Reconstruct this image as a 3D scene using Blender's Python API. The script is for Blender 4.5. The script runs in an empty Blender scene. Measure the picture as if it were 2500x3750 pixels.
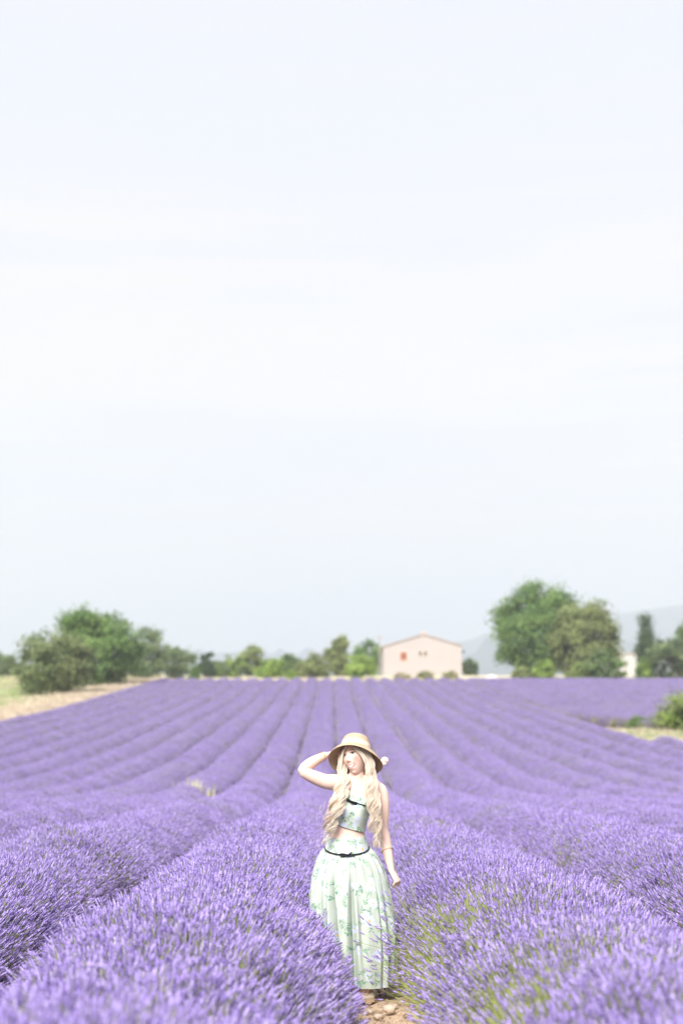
import bpy, math, random
import numpy as np
from mathutils import Vector, Matrix

rng = np.random.default_rng(7)
random.seed(7)
R = math.radians
scene = bpy.context.scene
COL = scene.collection

# ------------------------------------------------------------------ camera
CAM_Z, PITCH, F = 1.6, 9.67, 5208.3          # F: focal length in photo pixels (50 mm on 36 mm tall frame)
cam_d = bpy.data.cameras.new('camera')
cam = bpy.data.objects.new('camera', cam_d)
COL.objects.link(cam)
cam.location = (0, 0, CAM_Z)
cam.rotation_euler = (R(90 + PITCH), 0, 0)
cam_d.sensor_fit = 'VERTICAL'
cam_d.sensor_height = 36.0
cam_d.lens = 50.0
cam_d.clip_start = 0.05
cam_d.clip_end = 30000
cam_d.dof.use_dof = True
cam_d.dof.focus_distance = 9.62
cam_d.dof.aperture_fstop = 1.5
scene.camera = cam

# ------------------------------------------------------------------ world, sun, exposure
SUN_EL, SUN_AZ = 41.0, -160.0                 # azimuth from +Y, clockwise seen from above: behind the camera, to the left
w = bpy.data.worlds.new('World')
scene.world = w
w.use_nodes = True
nt = w.node_tree
nt.nodes.clear()
N, L = nt.nodes.new, nt.links.new
out = N('ShaderNodeOutputWorld')
bg = N('ShaderNodeBackground'); bg.inputs['Strength'].default_value = 0.1
sky = N('ShaderNodeTexSky'); sky.sky_type = 'NISHITA'; sky.sun_disc = False
sky.sun_elevation = R(SUN_EL); sky.sun_rotation = R(SUN_AZ)
sky.dust_density = 3.0; sky.altitude = 400
tc = N('ShaderNodeTexCoord')
mp = N('ShaderNodeMapping'); mp.inputs['Scale'].default_value = (1.0, 1.0, 6.5)
n1 = N('ShaderNodeTexNoise'); n1.inputs['Scale'].default_value = 1.7; n1.inputs['Detail'].default_value = 6; n1.inputs['Roughness'].default_value = 0.55
rp = N('ShaderNodeMapRange'); rp.inputs['From Min'].default_value = 0.34; rp.inputs['From Max'].default_value = 0.60
veil = N('ShaderNodeMix'); veil.data_type = 'RGBA'       # thin veil -> whiter streaks of high cloud
veil.inputs['A'].default_value = (2.86, 2.93, 3.26, 1)
veil.inputs['B'].default_value = (3.36, 3.14, 3.04, 1)
mx = N('ShaderNodeMix'); mx.data_type = 'RGBA'; mx.inputs['Factor'].default_value = 0.93
L(tc.outputs['Generated'], mp.inputs['Vector']); L(mp.outputs['Vector'], n1.inputs['Vector'])
L(n1.outputs['Fac'], rp.inputs['Value'])
# the cloud is thickest in a low belt of the sky all the way round
sx = N('ShaderNodeSeparateXYZ'); L(tc.outputs['Generated'], sx.inputs[0])
belt = N('ShaderNodeValToRGB'); cr_ = belt.color_ramp; cr_.interpolation = 'EASE'
cr_.elements[0].position = 0.08; cr_.elements[0].color = (0.12, 0.12, 0.12, 1); cr_.elements[1].position = 0.43; cr_.elements[1].color = (0.16, 0.16, 0.16, 1)
for p_, v_ in ((0.20, 1.0), (0.29, 1.0)):
    e_ = cr_.elements.new(p_); e_.color = (v_, v_, v_, 1)
L(sx.outputs['Z'], belt.inputs['Fac'])
mp2 = N('ShaderNodeMapping'); mp2.inputs['Scale'].default_value = (1.0, 1.0, 22.0); mp2.inputs['Rotation'].default_value = (0.05, 0.03, 0)
n2 = N('ShaderNodeTexNoise'); n2.inputs['Scale'].default_value = 2.6; n2.inputs['Detail'].default_value = 7; n2.inputs['Roughness'].default_value = 0.6
L(tc.outputs['Generated'], mp2.inputs['Vector']); L(mp2.outputs['Vector'], n2.inputs['Vector'])
r2 = N('ShaderNodeMapRange'); r2.inputs['From Min'].default_value = 0.50; r2.inputs['From Max'].default_value = 0.72; r2.inputs['To Max'].default_value = 1.1
L(n2.outputs['Fac'], r2.inputs['Value'])
ad = N('ShaderNodeMath'); ad.operation = 'ADD'; L(rp.outputs['Result'], ad.inputs[0]); L(r2.outputs['Result'], ad.inputs[1])
mu = N('ShaderNodeMath'); mu.operation = 'MULTIPLY'; L(ad.outputs[0], mu.inputs[0]); L(belt.outputs['Color'], mu.inputs[1])
L(mu.outputs[0], veil.inputs['Factor'])
L(sky.outputs['Color'], mx.inputs['A']); L(veil.outputs['Result'], mx.inputs['B'])
L(mx.outputs['Result'], bg.inputs['Color']); L(bg.outputs['Background'], out.inputs['Surface'])

sun_d = bpy.data.lights.new('sun', 'SUN')
sun_d.energy = 3.0; sun_d.angle = R(28); sun_d.color = (1.0, 0.955, 0.89)
sun = bpy.data.objects.new('sun', sun_d); COL.objects.link(sun)
sd = Vector((math.sin(R(SUN_AZ)) * math.cos(R(SUN_EL)), math.cos(R(SUN_AZ)) * math.cos(R(SUN_EL)), math.sin(R(SUN_EL))))
sun.rotation_euler = sd.to_track_quat('Z', 'Y').to_euler()

scene.view_settings.view_transform = 'Standard'
scene.view_settings.look = 'None'
scene.view_settings.gamma = 1.0
scene.view_settings.exposure = 1.64
scene.cycles.max_bounces = 6
scene.cycles.diffuse_bounces = 4
scene.cycles.volume_bounces = 1
scene.cycles.use_denoising = True

# ------------------------------------------------------------------ helpers
TH = R(PITCH)
def P(px, py, Y):
    """photo pixel at world depth Y -> world point"""
    a = (px - 1250) / F; b = (1875 - py) / F
    dy = math.cos(TH) - b * math.sin(TH); dz = math.sin(TH) + b * math.cos(TH)
    t = Y / dy
    return Vector((a * t, Y, CAM_Z + dz * t))

def sstep(x, a, b):
    u = np.clip((np.asarray(x, float) - a) / (b - a), 0, 1)
    return u * u * (3 - 2 * u)

_yy = np.arange(-8000, 14000, 1.0)
# the field dips about 40 m out, then climbs steadily to the ridge behind it
_zz = np.interp(_yy, [-9000, 8, 20, 30, 38, 44, 50, 55, 65, 75, 85, 100, 125, 193, 236, 262, 300, 1000, 15000],
                [0, 0, -.09, -.23, -.35, -.36, -.22, -.02, .50, 1.12, 1.85, 3.0, 4.9, 10.75, 14.4, 15.8, 15.6, 2.0, -20.0])
_k = np.hanning(13); _k /= _k.sum()
_zz = np.convolve(np.pad(_zz, 6, mode='edge'), _k, 'valid')
def zg(Y):
    return np.interp(Y, _yy, _zz)

def snoise(p, seed=0, n=9, f=1.0):
    """cheap smooth noise in [-1,1]: sum of random plane waves; p (...,d)"""
    r = np.random.default_rng(seed)
    p = np.asarray(p, float)
    acc = np.zeros(p.shape[:-1])
    for i in range(n):
        k = r.normal(size=p.shape[-1]); k *= f * (0.5 + 1.4 * r.random()) / np.linalg.norm(k)
        acc += np.sin(p @ k + r.random() * 6.283)
    return acc / math.sqrt(n) * 0.9

def link(o, parent=None):
    COL.objects.link(o)
    if parent is not None:
        o.parent = parent
    return o

def tag(o, label=None, cat=None, group=None, kind=None):
    if label: o['label'] = label
    if cat: o['category'] = cat
    if group: o['group'] = group
    if kind: o['kind'] = kind
    return o

def empty(name, loc, rz=0.0):
    o = bpy.data.objects.new(name, None)
    o.empty_display_size = 0.1
    o.location = loc; o.rotation_euler = (0, 0, rz)
    return link(o)

def mesh_np(name, V, Fc, mats=(), smooth=False, mi=None):
    """V (n,3); Fc: (m,3)/(m,4) array or list of such arrays"""
    me = bpy.data.meshes.new(name)
    if not isinstance(Fc, (list, tuple)): Fc = [Fc]
    Fc = [np.asarray(f, np.int32) for f in Fc if len(f)]
    V = np.asarray(V, np.float32)
    me.vertices.add(len(V)); me.vertices.foreach_set('co', V.ravel())
    nl = sum(f.size for f in Fc); nf = sum(len(f) for f in Fc)
    me.loops.add(nl); me.polygons.add(nf)
    me.loops.foreach_set('vertex_index', np.concatenate([f.ravel() for f in Fc]))
    tot = np.concatenate([np.full(len(f), f.shape[1], np.int32) for f in Fc])
    st = np.concatenate([[0], np.cumsum(tot)[:-1]]).astype(np.int32)
    me.polygons.foreach_set('loop_start', st)
    me.polygons.foreach_set('loop_total', tot)
    if mi is not None: me.polygons.foreach_set('material_index', np.asarray(mi, np.int32))
    me.polygons.foreach_set('use_smooth', np.full(nf, bool(smooth)))
    for m in mats: me.materials.append(m)
    me.update(calc_edges=True)
    me.validate()
    return me

def obj(name, me, parent=None):
    o = bpy.data.objects.new(name, me)
    return link(o, parent)

def set_color(me, name, C):
    """per-vertex colour attribute, linear"""
    a = me.color_attributes.new(name, 'FLOAT_COLOR', 'POINT')
    C = np.asarray(C, np.float32)
    if C.shape[1] == 3: C = np.hstack([C, np.ones((len(C), 1), np.float32)])
    a.data.foreach_set('color', C.ravel())

def set_float(me, name, v):
    a = me.attributes.new(name, 'FLOAT', 'POINT')
    a.data.foreach_set('value', np.asarray(v, np.float32))

def grid_faces(nu, nv, wrap=False):
    """verts index i*nv + j ; i along u (nu), j along v (nv); wrap in u"""
    iu = np.arange(nu if wrap else nu - 1); jv = np.arange(nv - 1)
    I, J = np.meshgrid(iu, jv, indexing='ij')
    I2 = (I + 1) % nu
    return np.stack([I * nv + J, I2 * nv + J, I2 * nv + J + 1, I * nv + J + 1], -1).reshape(-1, 4)

class MB:
    """collects pieces of one mesh"""
    def __init__(s): s.V = []; s.Q = []; s.T = []; s.n = 0; s.qm = []; s.tm = []
    def add(s, V, Q=None, T=None, m=0):
        V = np.asarray(V, float)
        if Q is not None and len(Q): s.Q.append(np.asarray(Q) + s.n); s.qm.append(np.full(len(Q), m))
        if T is not None and len(T): s.T.append(np.asarray(T) + s.n); s.tm.append(np.full(len(T), m))
        s.V.append(V); s.n += len(V)
    def box(s, lo, hi, m=0):
        x0, y0, z0 = lo; x1, y1, z1 = hi
        V = [(x0,y0,z0),(x1,y0,z0),(x1,y1,z0),(x0,y1,z0),(x0,y0,z1),(x1,y0,z1),(x1,y1,z1),(x0,y1,z1)]
        s.add(V, [(0,3,2,1),(4,5,6,7),(0,1,5,4),(1,2,6,5),(2,3,7,6),(3,0,4,7)], m=m)
    def tube(s, pts, rad, seg=8, m=0, flat=None, ref=(0, 0, 1), cap=True):
        V, Q, T = tube_geo(pts, rad, seg, flat, ref, cap); s.add(V, Q, T, m)
    def mesh(s, name, mats, smooth=False):
        fs, mi = [], []
        if s.Q: fs.append(np.concatenate(s.Q)); mi.append(np.concatenate(s.qm))
        if s.T: fs.append(np.concatenate(s.T)); mi.append(np.concatenate(s.tm))
        return mesh_np(name, np.concatenate(s.V), fs, mats, smooth, np.concatenate(mi))

def tube_geo(pts, rad, seg=8, flat=None, ref=(0, 0, 1), cap=True):
    """closed tube; rad (n,) or (n,2) as half-axes; flat=ref direction of 2nd axis"""
    p = np.asarray(pts, float); n = len(p)
    rad = np.asarray(rad, float)
    if rad.ndim == 0: rad = np.full(n, float(rad))
    if rad.ndim == 1: rad = np.stack([rad, rad], -1)
    t = np.gradient(p, axis=0); t /= np.linalg.norm(t, axis=1, keepdims=True) + 1e-12
    rf = np.asarray(ref, float)
    b = np.cross(t, rf); bl = np.linalg.norm(b, axis=1, keepdims=True)
    alt = np.cross(t, np.array([0.31, 0.9, 0.2])); b = np.where(bl > 0.12, b, alt)
    b /= np.linalg.norm(b, axis=1, keepdims=True)
    for i in range(1, n):
        if b[i] @ b[i-1] < 0: b[i] = -b[i]
    c = np.cross(b, t)
    a = np.linspace(0, 2 * math.pi, seg, endpoint=False)
    V = p[:, None] + rad[:, 0, None, None] * np.cos(a)[None, :, None] * b[:, None] + rad[:, 1, None, None] * np.sin(a)[None, :, None] * c[:, None]
    V = V.reshape(-1, 3)
    I, J = np.meshgrid(np.arange(n - 1), np.arange(seg), indexing='ij')
    J2 = (J + 1) % seg
    Q = np.stack([I*seg+J, I*seg+J2, (I+1)*seg+J2, (I+1)*seg+J], -1).reshape(-1, 4)
    T = []
    if cap:
        V = np.vstack([V, p[0], p[-1]])
        k = n * seg
        for j in range(seg):
            T.append((k, (j+1) % seg, j)); T.append((k+1, (n-1)*seg+j, (n-1)*seg+(j+1) % seg))
    return V, Q, np.array(T, int).reshape(-1, 3)

def catmull(pts, n):
    p = np.asarray(pts, float); m = len(p)
    t = np.linspace(0, m - 1, n); i = np.clip(t.astype(int), 0, m - 2); u = (t - i)[:, None]
    g = lambda k: p[np.clip(k, 0, m - 1)]
    p0, p1, p2, p3 = g(i-1), g(i), g(i+1), g(i+2)
    return 0.5 * (2*p1 + (p2-p0)*u + (2*p0-5*p1+4*p2-p3)*u**2 + (3*p1-p0-3*p2+p3)*u**3)

# ------------------------------------------------------------------ materials
def mat(name, col, rough=0.8, var=0.0, scale=8.0, attr=None, rand=0.0, bump=0.0, bscale=60.0, spec=0.2, trans=0.0, metal=0.0, sss=0.0, coords='Object'):
    """Principled with optional colour attribute, object-random and noise variation, noise bump"""
    m = bpy.data.materials.new(name); m.use_nodes = True
    t = m.node_tree; b = t.nodes['Principled BSDF']
    b.inputs['Roughness'].default_value = rough
    b.inputs['Specular IOR Level'].default_value = spec
    b.inputs['Metallic'].default_value = metal
    if sss:
        b.inputs['Subsurface Weight'].default_value = sss
        b.inputs['Subsurface Radius'].default_value = (0.012, 0.005, 0.003)
        b.inputs['Subsurface Scale'].default_value = 1.0
    if attr:
        a = t.nodes.new('ShaderNodeAttribute'); a.attribute_name = attr; cur = a.outputs['Color']
    else:
        c = t.nodes.new('ShaderNodeRGB'); c.outputs[0].default_value = (*col, 1); cur = c.outputs[0]
    tcn = t.nodes.new('ShaderNodeTexCoord')
    if var or rand:
        hs = t.nodes.new('ShaderNodeHueSaturation'); t.links.new(cur, hs.inputs['Color'])
        val = None
        if var:
            nz = t.nodes.new('ShaderNodeTexNoise'); nz.inputs['Scale'].default_value = scale; nz.inputs['Detail'].default_value = 5
            t.links.new(tcn.outputs[coords], nz.inputs['Vector'])
            mr = t.nodes.new('ShaderNodeMapRange'); mr.inputs['From Min'].default_value = 0.3; mr.inputs['From Max'].default_value = 0.7
            mr.inputs['To Min'].default_value = 1 - var; mr.inputs['To Max'].default_value = 1 + var
            t.links.new(nz.outputs['Fac'], mr.inputs['Value']); val = mr.outputs['Result']
        if rand:
            oi = t.nodes.new('ShaderNodeObjectInfo')
            m2 = t.nodes.new('ShaderNodeMapRange'); m2.inputs['To Min'].default_value = 1 - rand; m2.inputs['To Max'].default_value = 1 + rand
            t.links.new(oi.outputs['Random'], m2.inputs['Value'])
            if val is not None:
                mm = t.nodes.new('ShaderNodeMath'); mm.operation = 'MULTIPLY'
                t.links.new(val, mm.inputs[0]); t.links.new(m2.outputs['Result'], mm.inputs[1]); val = mm.outputs[0]
            else: val = m2.outputs['Result']
        t.links.new(val, hs.inputs['Value']); cur = hs.outputs['Color']
    t.links.new(cur, b.inputs['Base Color'])
    if bump:
        nb = t.nodes.new('ShaderNodeTexNoise'); nb.inputs['Scale'].default_value = bscale; nb.inputs['Detail'].default_value = 6
        t.links.new(tcn.outputs[coords], nb.inputs['Vector'])
        bp = t.nodes.new('ShaderNodeBump'); bp.inputs['Strength'].default_value = bump; bp.inputs['Distance'].default_value = 0.02
        t.links.new(nb.outputs['Fac'], bp.inputs['Height']); t.links.new(bp.outputs['Normal'], b.inputs['Normal'])
    if trans:
        tr = t.nodes.new('ShaderNodeBsdfTranslucent'); t.links.new(cur, tr.inputs['Color'])
        ms = t.nodes.new('ShaderNodeMixShader'); ms.inputs[0].default_value = trans
        o = t.nodes['Material Output']
        t.links.new(b.outputs[0], ms.inputs[1]); t.links.new(tr.outputs[0], ms.inputs[2]); t.links.new(ms.outputs[0], o.inputs['Surface'])
    return m

M = {}
M['ground'] = mat('ground', (1,1,1), 0.95, var=0.16, scale=9.0, attr='zone', bump=0.9, bscale=22.0)
M['stem'] = mat('lavender_stem', (0.34, 0.40, 0.13), 0.7, attr='tint', rand=0.22, trans=0.15)
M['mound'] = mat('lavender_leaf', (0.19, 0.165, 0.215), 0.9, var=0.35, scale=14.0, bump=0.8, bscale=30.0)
M['clod'] = mat('clod', (0.46, 0.335, 0.235), 0.95, var=0.2, scale=30, rand=0.25, bump=0.5, bscale=90)
M['stone'] = mat('stone', (0.60, 0.49, 0.40), 0.9, var=0.15, scale=25, bump=0.4, bscale=70)
M['bark'] = mat('bark', (0.16, 0.13, 0.10), 0.95, var=0.3, scale=6, bump=0.8, bscale=18)
M['leaf'] = mat('leaf', (0.1,0.14,0.05), 0.65, attr='tint', trans=0.38, spec=0.2)
M['drygrass'] = mat('dry_grass', (0.58, 0.47, 0.31), 0.9, attr='tint', rand=0.2, trans=0.2)

def bloom_material():
    m = mat('lavender_bloom', (0.36,0.28,0.68), 0.8, attr='tint', rand=0.16, trans=0.18, spec=0.1)
    t = m.node_tree
    # slow drift across the field between violet and greyer lilac plants
    g = t.nodes.new('ShaderNodeNewGeometry')
    nz = t.nodes.new('ShaderNodeTexNoise'); nz.inputs['Scale'].default_value = 0.22; nz.inputs['Detail'].default_value = 4
    t.links.new(g.outputs['Position'], nz.inputs['Vector'])
    mr = t.nodes.new('ShaderNodeMapRange'); mr.inputs['From Min'].default_value = 0.50; mr.inputs['From Max'].default_value = 0.72; mr.inputs['To Max'].default_value = 0.38
    t.links.new(nz.outputs['Fac'], mr.inputs['Value'])
    mixc = t.nodes.new('ShaderNodeMix'); mixc.data_type = 'RGBA'; mixc.inputs['B'].default_value = (0.42, 0.39, 0.58, 1)
    b = t.nodes['Principled BSDF']; src = b.inputs['Base Color'].links[0].from_socket
    t.links.new(src, mixc.inputs['A']); t.links.new(mr.outputs['Result'], mixc.inputs['Factor'])
    t.links.new(mixc.outputs['Result'], b.inputs['Base Color'])
    for n in t.nodes:
        if n.bl_idname == 'ShaderNodeBsdfTranslucent': t.links.new(mixc.outputs['Result'], n.inputs['Color'])
    return m
M['bloom'] = bloom_material()

# ------------------------------------------------------------------ geometry-node scatter for uncountable stuff
def euler_from_dir(D, spin):
    """D (n,3) unit directions of local Z, spin about it -> XYZ eulers"""
    az = np.arctan2(D[:, 1], D[:, 0]); po = np.arccos(np.clip(D[:, 2], -1, 1))
    ca, sa, cp, sp, cs, ss = np.cos(az), np.sin(az), np.cos(po), np.sin(po), np.cos(spin), np.sin(spin)
    R00 = ca*cp*cs - sa*ss; R10 = sa*cp*cs + ca*ss; R20 = -sp*cs; R21 = sp*ss; R22 = cp
    return np.stack([np.arctan2(R21, R22), np.arcsin(np.clip(-R20, -1, 1)), np.arctan2(R10, R00)], -1)

def make_scatter_tree(name, sources):
    t = bpy.data.node_groups.new(name, 'GeometryNodeTree')
    t.interface.new_socket('Geometry', in_out='INPUT', socket_type='NodeSocketGeometry')
    t.interface.new_socket('Geometry', in_out='OUTPUT', socket_type='NodeSocketGeometry')
    n, l = t.nodes.new, t.links.new
    gi, go = n('NodeGroupInput'), n('NodeGroupOutput')
    join = n('GeometryNodeJoinGeometry')
    def att(nm, ty):
        a = n('GeometryNodeInputNamedAttribute'); a.data_type = ty; a.inputs['Name'].default_value = nm
        return a.outputs['Attribute']
    rot, scl, var = att('rot', 'FLOAT_VECTOR'), att('scl', 'FLOAT_VECTOR'), att('var', 'INT')
    e2r = n('FunctionNodeEulerToRotation'); l(rot, e2r.inputs[0])
    for i, s in enumerate(sources):
        oi = n('GeometryNodeObjectInfo'); oi.inputs['Object'].default_value = s; oi.inputs['As Instance'].default_value = True
        cmp_ = n('FunctionNodeCompare'); cmp_.data_type = 'INT'; cmp_.operation = 'EQUAL'
        a, b = [x for x in cmp_.inputs if x.type == 'INT'][:2]
        l(var, a); b.default_value = i
        ip = n('GeometryNodeInstanceOnPoints')
        l(gi.outputs[0], ip.inputs['Points']); l(cmp_.outputs[0], ip.inputs['Selection'])
        l(oi.outputs['Geometry'], ip.inputs['Instance']); l(e2r.outputs[0], ip.inputs['Rotation']); l(scl, ip.inputs['Scale'])
        l(ip.outputs['Instances'], join.inputs[0])
    l(join.outputs[0], go.inputs[0])
    return t

def scatter(name, tree, pts, rot, scl, var, parent=None):
    me = bpy.data.meshes.new(name)
    me.vertices.add(len(pts)); me.vertices.foreach_set('co', np.asarray(pts, np.float32).ravel())
    a = me.attributes.new('rot', 'FLOAT_VECTOR', 'POINT'); a.data.foreach_set('vector', np.asarray(rot, np.float32).ravel())
    a = me.attributes.new('scl', 'FLOAT_VECTOR', 'POINT'); a.data.foreach_set('vector', np.asarray(scl, np.float32).ravel())
    a = me.attributes.new('var', 'INT', 'POINT'); a.data.foreach_set('value', np.asarray(var, np.int32))
    o = obj(name, me, parent)
    md = o.modifiers.new('scatter', 'NODES'); md.node_group = tree
    o['kind'] = 'stuff'
    return o

# ------------------------------------------------------------------ ground (one sheet to the horizon)
SPACING = 2.0
def furrow_x(Y): return 0.25 - 0.0068 * np.asarray(Y, float)
LEFT_EDGE, RIGHT_EDGE = -24.4, 18.6

def build_ground():
    xs = np.unique(np.concatenate([np.arange(-1.2, 1.6, 0.05), np.arange(-8, 8, 0.4), np.arange(-60, 80, 1.0), np.linspace(-400, 400, 41), np.linspace(-12000, 12000, 25)]))
    ys = np.unique(np.concatenate([np.arange(2, 16, 0.06), np.arange(16, 40, 0.5), np.arange(-10, 320, 1.2), np.linspace(-200, 1000, 41), np.linspace(-3000, 12000, 25)]))
    X, Y = np.meshgrid(xs, ys, indexing='ij')
    Z = zg(Y)
    p = np.stack([X, Y], -1)
    near = np.exp(-((Y - 9) / 9) ** 2)
    Z = Z + near * (0.012 * snoise(p, 1, f=14) + 0.016 * snoise(p, 2, f=6) + 0.008 * snoise(p, 21, f=40)) + 0.03 * snoise(p, 3, f=0.6) * (Y > 20)
    V = np.stack([X, Y, Z], -1).reshape(-1, 3)
    x, y = V[:, 0], V[:, 1]
    soil = np.array([0.57, 0.43, 0.315]); green = np.array([0.26, 0.33, 0.15]); beige = np.array([0.60, 0.51, 0.385]); pale = np.array([0.40, 0.46, 0.27]); far = np.array([0.16, 0.21, 0.12])
    nz = 0.5 + 0.5 * snoise(V[:, :2], 5, f=0.35); nz2 = 0.5 + 0.5 * snoise(V[:, :2], 6, f=1.3)
    C = np.tile(soil, (len(V), 1))
    def blend(mask, col):
        nonlocal C
        mask = np.clip(mask, 0, 1)[:, None]
        C = C * (1 - mask) + np.asarray(col) * mask
    left = sstep(-x, 24.6, 26.0)
    blend(left, beige)
    blend(left * sstep(-x + 3 * nz, 31, 35), pale)
    blend(left * sstep(-x, 34, 60) * (0.4 + 0.6 * nz), green)
    patch = sstep(x, 17.8, 18.6) * sstep(y, 83, 86) * (1 - sstep(y, 100, 103))
    blend(patch, pale); blend(patch * nz2, beige)
    back = sstep(y, 197, 200); blend(back, beige); blend(back * nz2 * 0.6, pale)
    blend(sstep(y, 245, 300), far); blend(sstep(np.abs(x), 70, 120) * sstep(y, 30, 60), green)
    me = mesh_np('ground', V, grid_faces(len(xs), len(ys)), [M['ground']], True)
    set_color(me, 'zone', C)
    o = obj('ground', me); o['kind'] = 'structure'
build_ground()

def hills(name, Y, sil, seed, col):
    """a real range: foot, ridge and back slope; silhouette heights by photo column"""
    pts = np.array(sil, float)
    xs = np.linspace(pts[0, 0], pts[-1, 0], 240)
    ys = np.interp(xs, pts[:, 0], pts[:, 1]) + 3.0 * snoise(xs[:, None], seed, f=0.03) + 1.5 * snoise(xs[:, None], seed + 1, f=0.12)
    ridge = np.array([P(a, b, Y) for a, b in zip(xs, ys)])
    rows = []
    for k, (dy, hz) in enumerate([(-0.30, 0.0), (-0.2, 0.35), (-0.1, 0.72), (-0.04, 0.92), (0, 1.0), (0.06, 0.85), (0.3, 0.0)]):
        q = ridge.copy(); q[:, 1] = Y * (1 + dy); q[:, 0] *= 1 + dy * 0.4
        q[:, 2] = -20 + (ridge[:, 2] + 20) * hz * (1 + (0.10 * snoise(np.stack([xs * 0.02, np.full_like(xs, k * 2.0)], -1), seed + 5, f=2) if 0 < k < 4 else 0))
        rows.append(q)
    V = np.stack(rows, 1).reshape(-1, 3)
    me = mesh_np(name, V, grid_faces(len(xs), len(rows)), [mat(name, col, 0.95, var=0.3, scale=0.01)], True)
    obj(name, me)['kind'] = 'structure'
hills('far_hills', 5200, [(-1500, 2380), (-600, 2400), (0, 2425), (450, 2408), (760, 2390), (950, 2386), (1120, 2396), (1400, 2390), (1690, 2345), (1900, 2300), (2190, 2252), (2350, 2236), (2500, 2216), (2800, 2190), (3200, 2230), (4200, 2320)], 11, (0.06, 0.08, 0.11))
hills('near_hills', 3700, [(-1500, 2440), (0, 2455), (700, 2430), (1150, 2436), (1500, 2420), (1690, 2402), (1780, 2384), (1900, 2392), (2120, 2395), (2268, 2346), (2400, 2352), (2600, 2370), (3300, 2350), (4200, 2400)], 31, (0.05, 0.07, 0.09))

# ------------------------------------------------------------------ lavender
def tuft(name, seed, n, sparse=False, spread=0.42):
    """one tuft: n stalks with whorled flower heads; unlinked source for the scatter"""
    r = np.random.default_rng(seed)
    mb = MB(); tints = []
    for i in range(n):
        az = r.random() * 6.283; rr = 0.07 * math.sqrt(r.random()); tilt = spread * r.random() ** 0.8
        b = np.array([rr * math.cos(az), rr * math.sin(az), -0.04])
        a2 = az + r.normal() * 0.9
        d = np.array([math.sin(tilt) * math.cos(a2), math.sin(tilt) * math.sin(a2), math.cos(tilt)])
        Ls = r.uniform(0.27, 0.42); bend = r.normal(size=3) * 0.02
        hl = r.uniform(0.027, 0.048)
        tip = b + d * Ls + bend; mid = b + d * Ls * 0.5
        stem = catmull([b, mid, tip], 4)
        V, Q, T = tube_geo(stem, [0.0016, 0.0015, 0.0014, 0.0013], 3, cap=False)
        mb.add(V, Q, m=0)
        g = r.uniform(0.75, 1.25)
        tints.append(np.tile(np.array([0.44, 0.50, 0.17]) * g, (len(V), 1)))
        if sparse and r.random() < 0.72: continue
        dd = d + bend * 4 + r.normal(size=3) * 0.14; dd /= np.linalg.norm(dd)
        nr = 9
        s = np.linspace(0, 1, nr)
        prof = np.sin(np.clip(0.16 + s * 0.9, 0, 1) * math.pi) ** 0.6
        rad = 0.0051 * prof * np.where(np.arange(nr) % 2 == 0, 0.55, 1.22) * r.uniform(0.85, 1.15)
        rad[-1] = 0.0012
        hp = tip[None] + dd[None] * (s * hl)[:, None]
        V, Q, T = tube_geo(hp, rad, 5, cap=False)
        V = V + r.normal(size=V.shape) * 0.0013
        mb.add(V, Q, m=1)
        base = np.array([0.43, 0.32, 0.745]); light = np.array([0.56, 0.46, 0.86]); dark = np.array([0.27, 0.20, 0.51])
        k = r.random()
        c = base * (1 - k) + (light if r.random() < 0.6 else dark) * k
        ring_shade = np.repeat(np.where(np.arange(nr) % 2 == 0, 0.86, 1.06), 5)  # shading put into the tint: gaps between whorls darker, whorls lighter
        cc = c[None] * ring_shade[:, None] * (1 + 0.2 * r.normal(size=(len(V), 1)))
        cc[:10] = cc[:10] * 0.6 + np.array([0.2, 0.22, 0.16]) * 0.4
        tints.append(np.clip(cc, 0.02, 0.95))
    me = mb.mesh(name, [M['stem'], M['bloom']], True)
    set_color(me, 'tint', np.concatenate(tints))
    return bpy.data.objects.new(name, me)

TUFTS = [tuft('lavender_tuft', 100 + i, 52) for i in range(8)] + [tuft('lavender_tuft_green', 300 + i, 26, True, 0.36) for i in range(3)] + [tuft('lavender_tuft_loose', 400 + i, 4, False, 0.5) for i in range(2)]
LAV = make_scatter_tree('lavender_scatter', TUFTS)

WX, WY = 0.09, 9.88                              # where the woman stands

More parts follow.
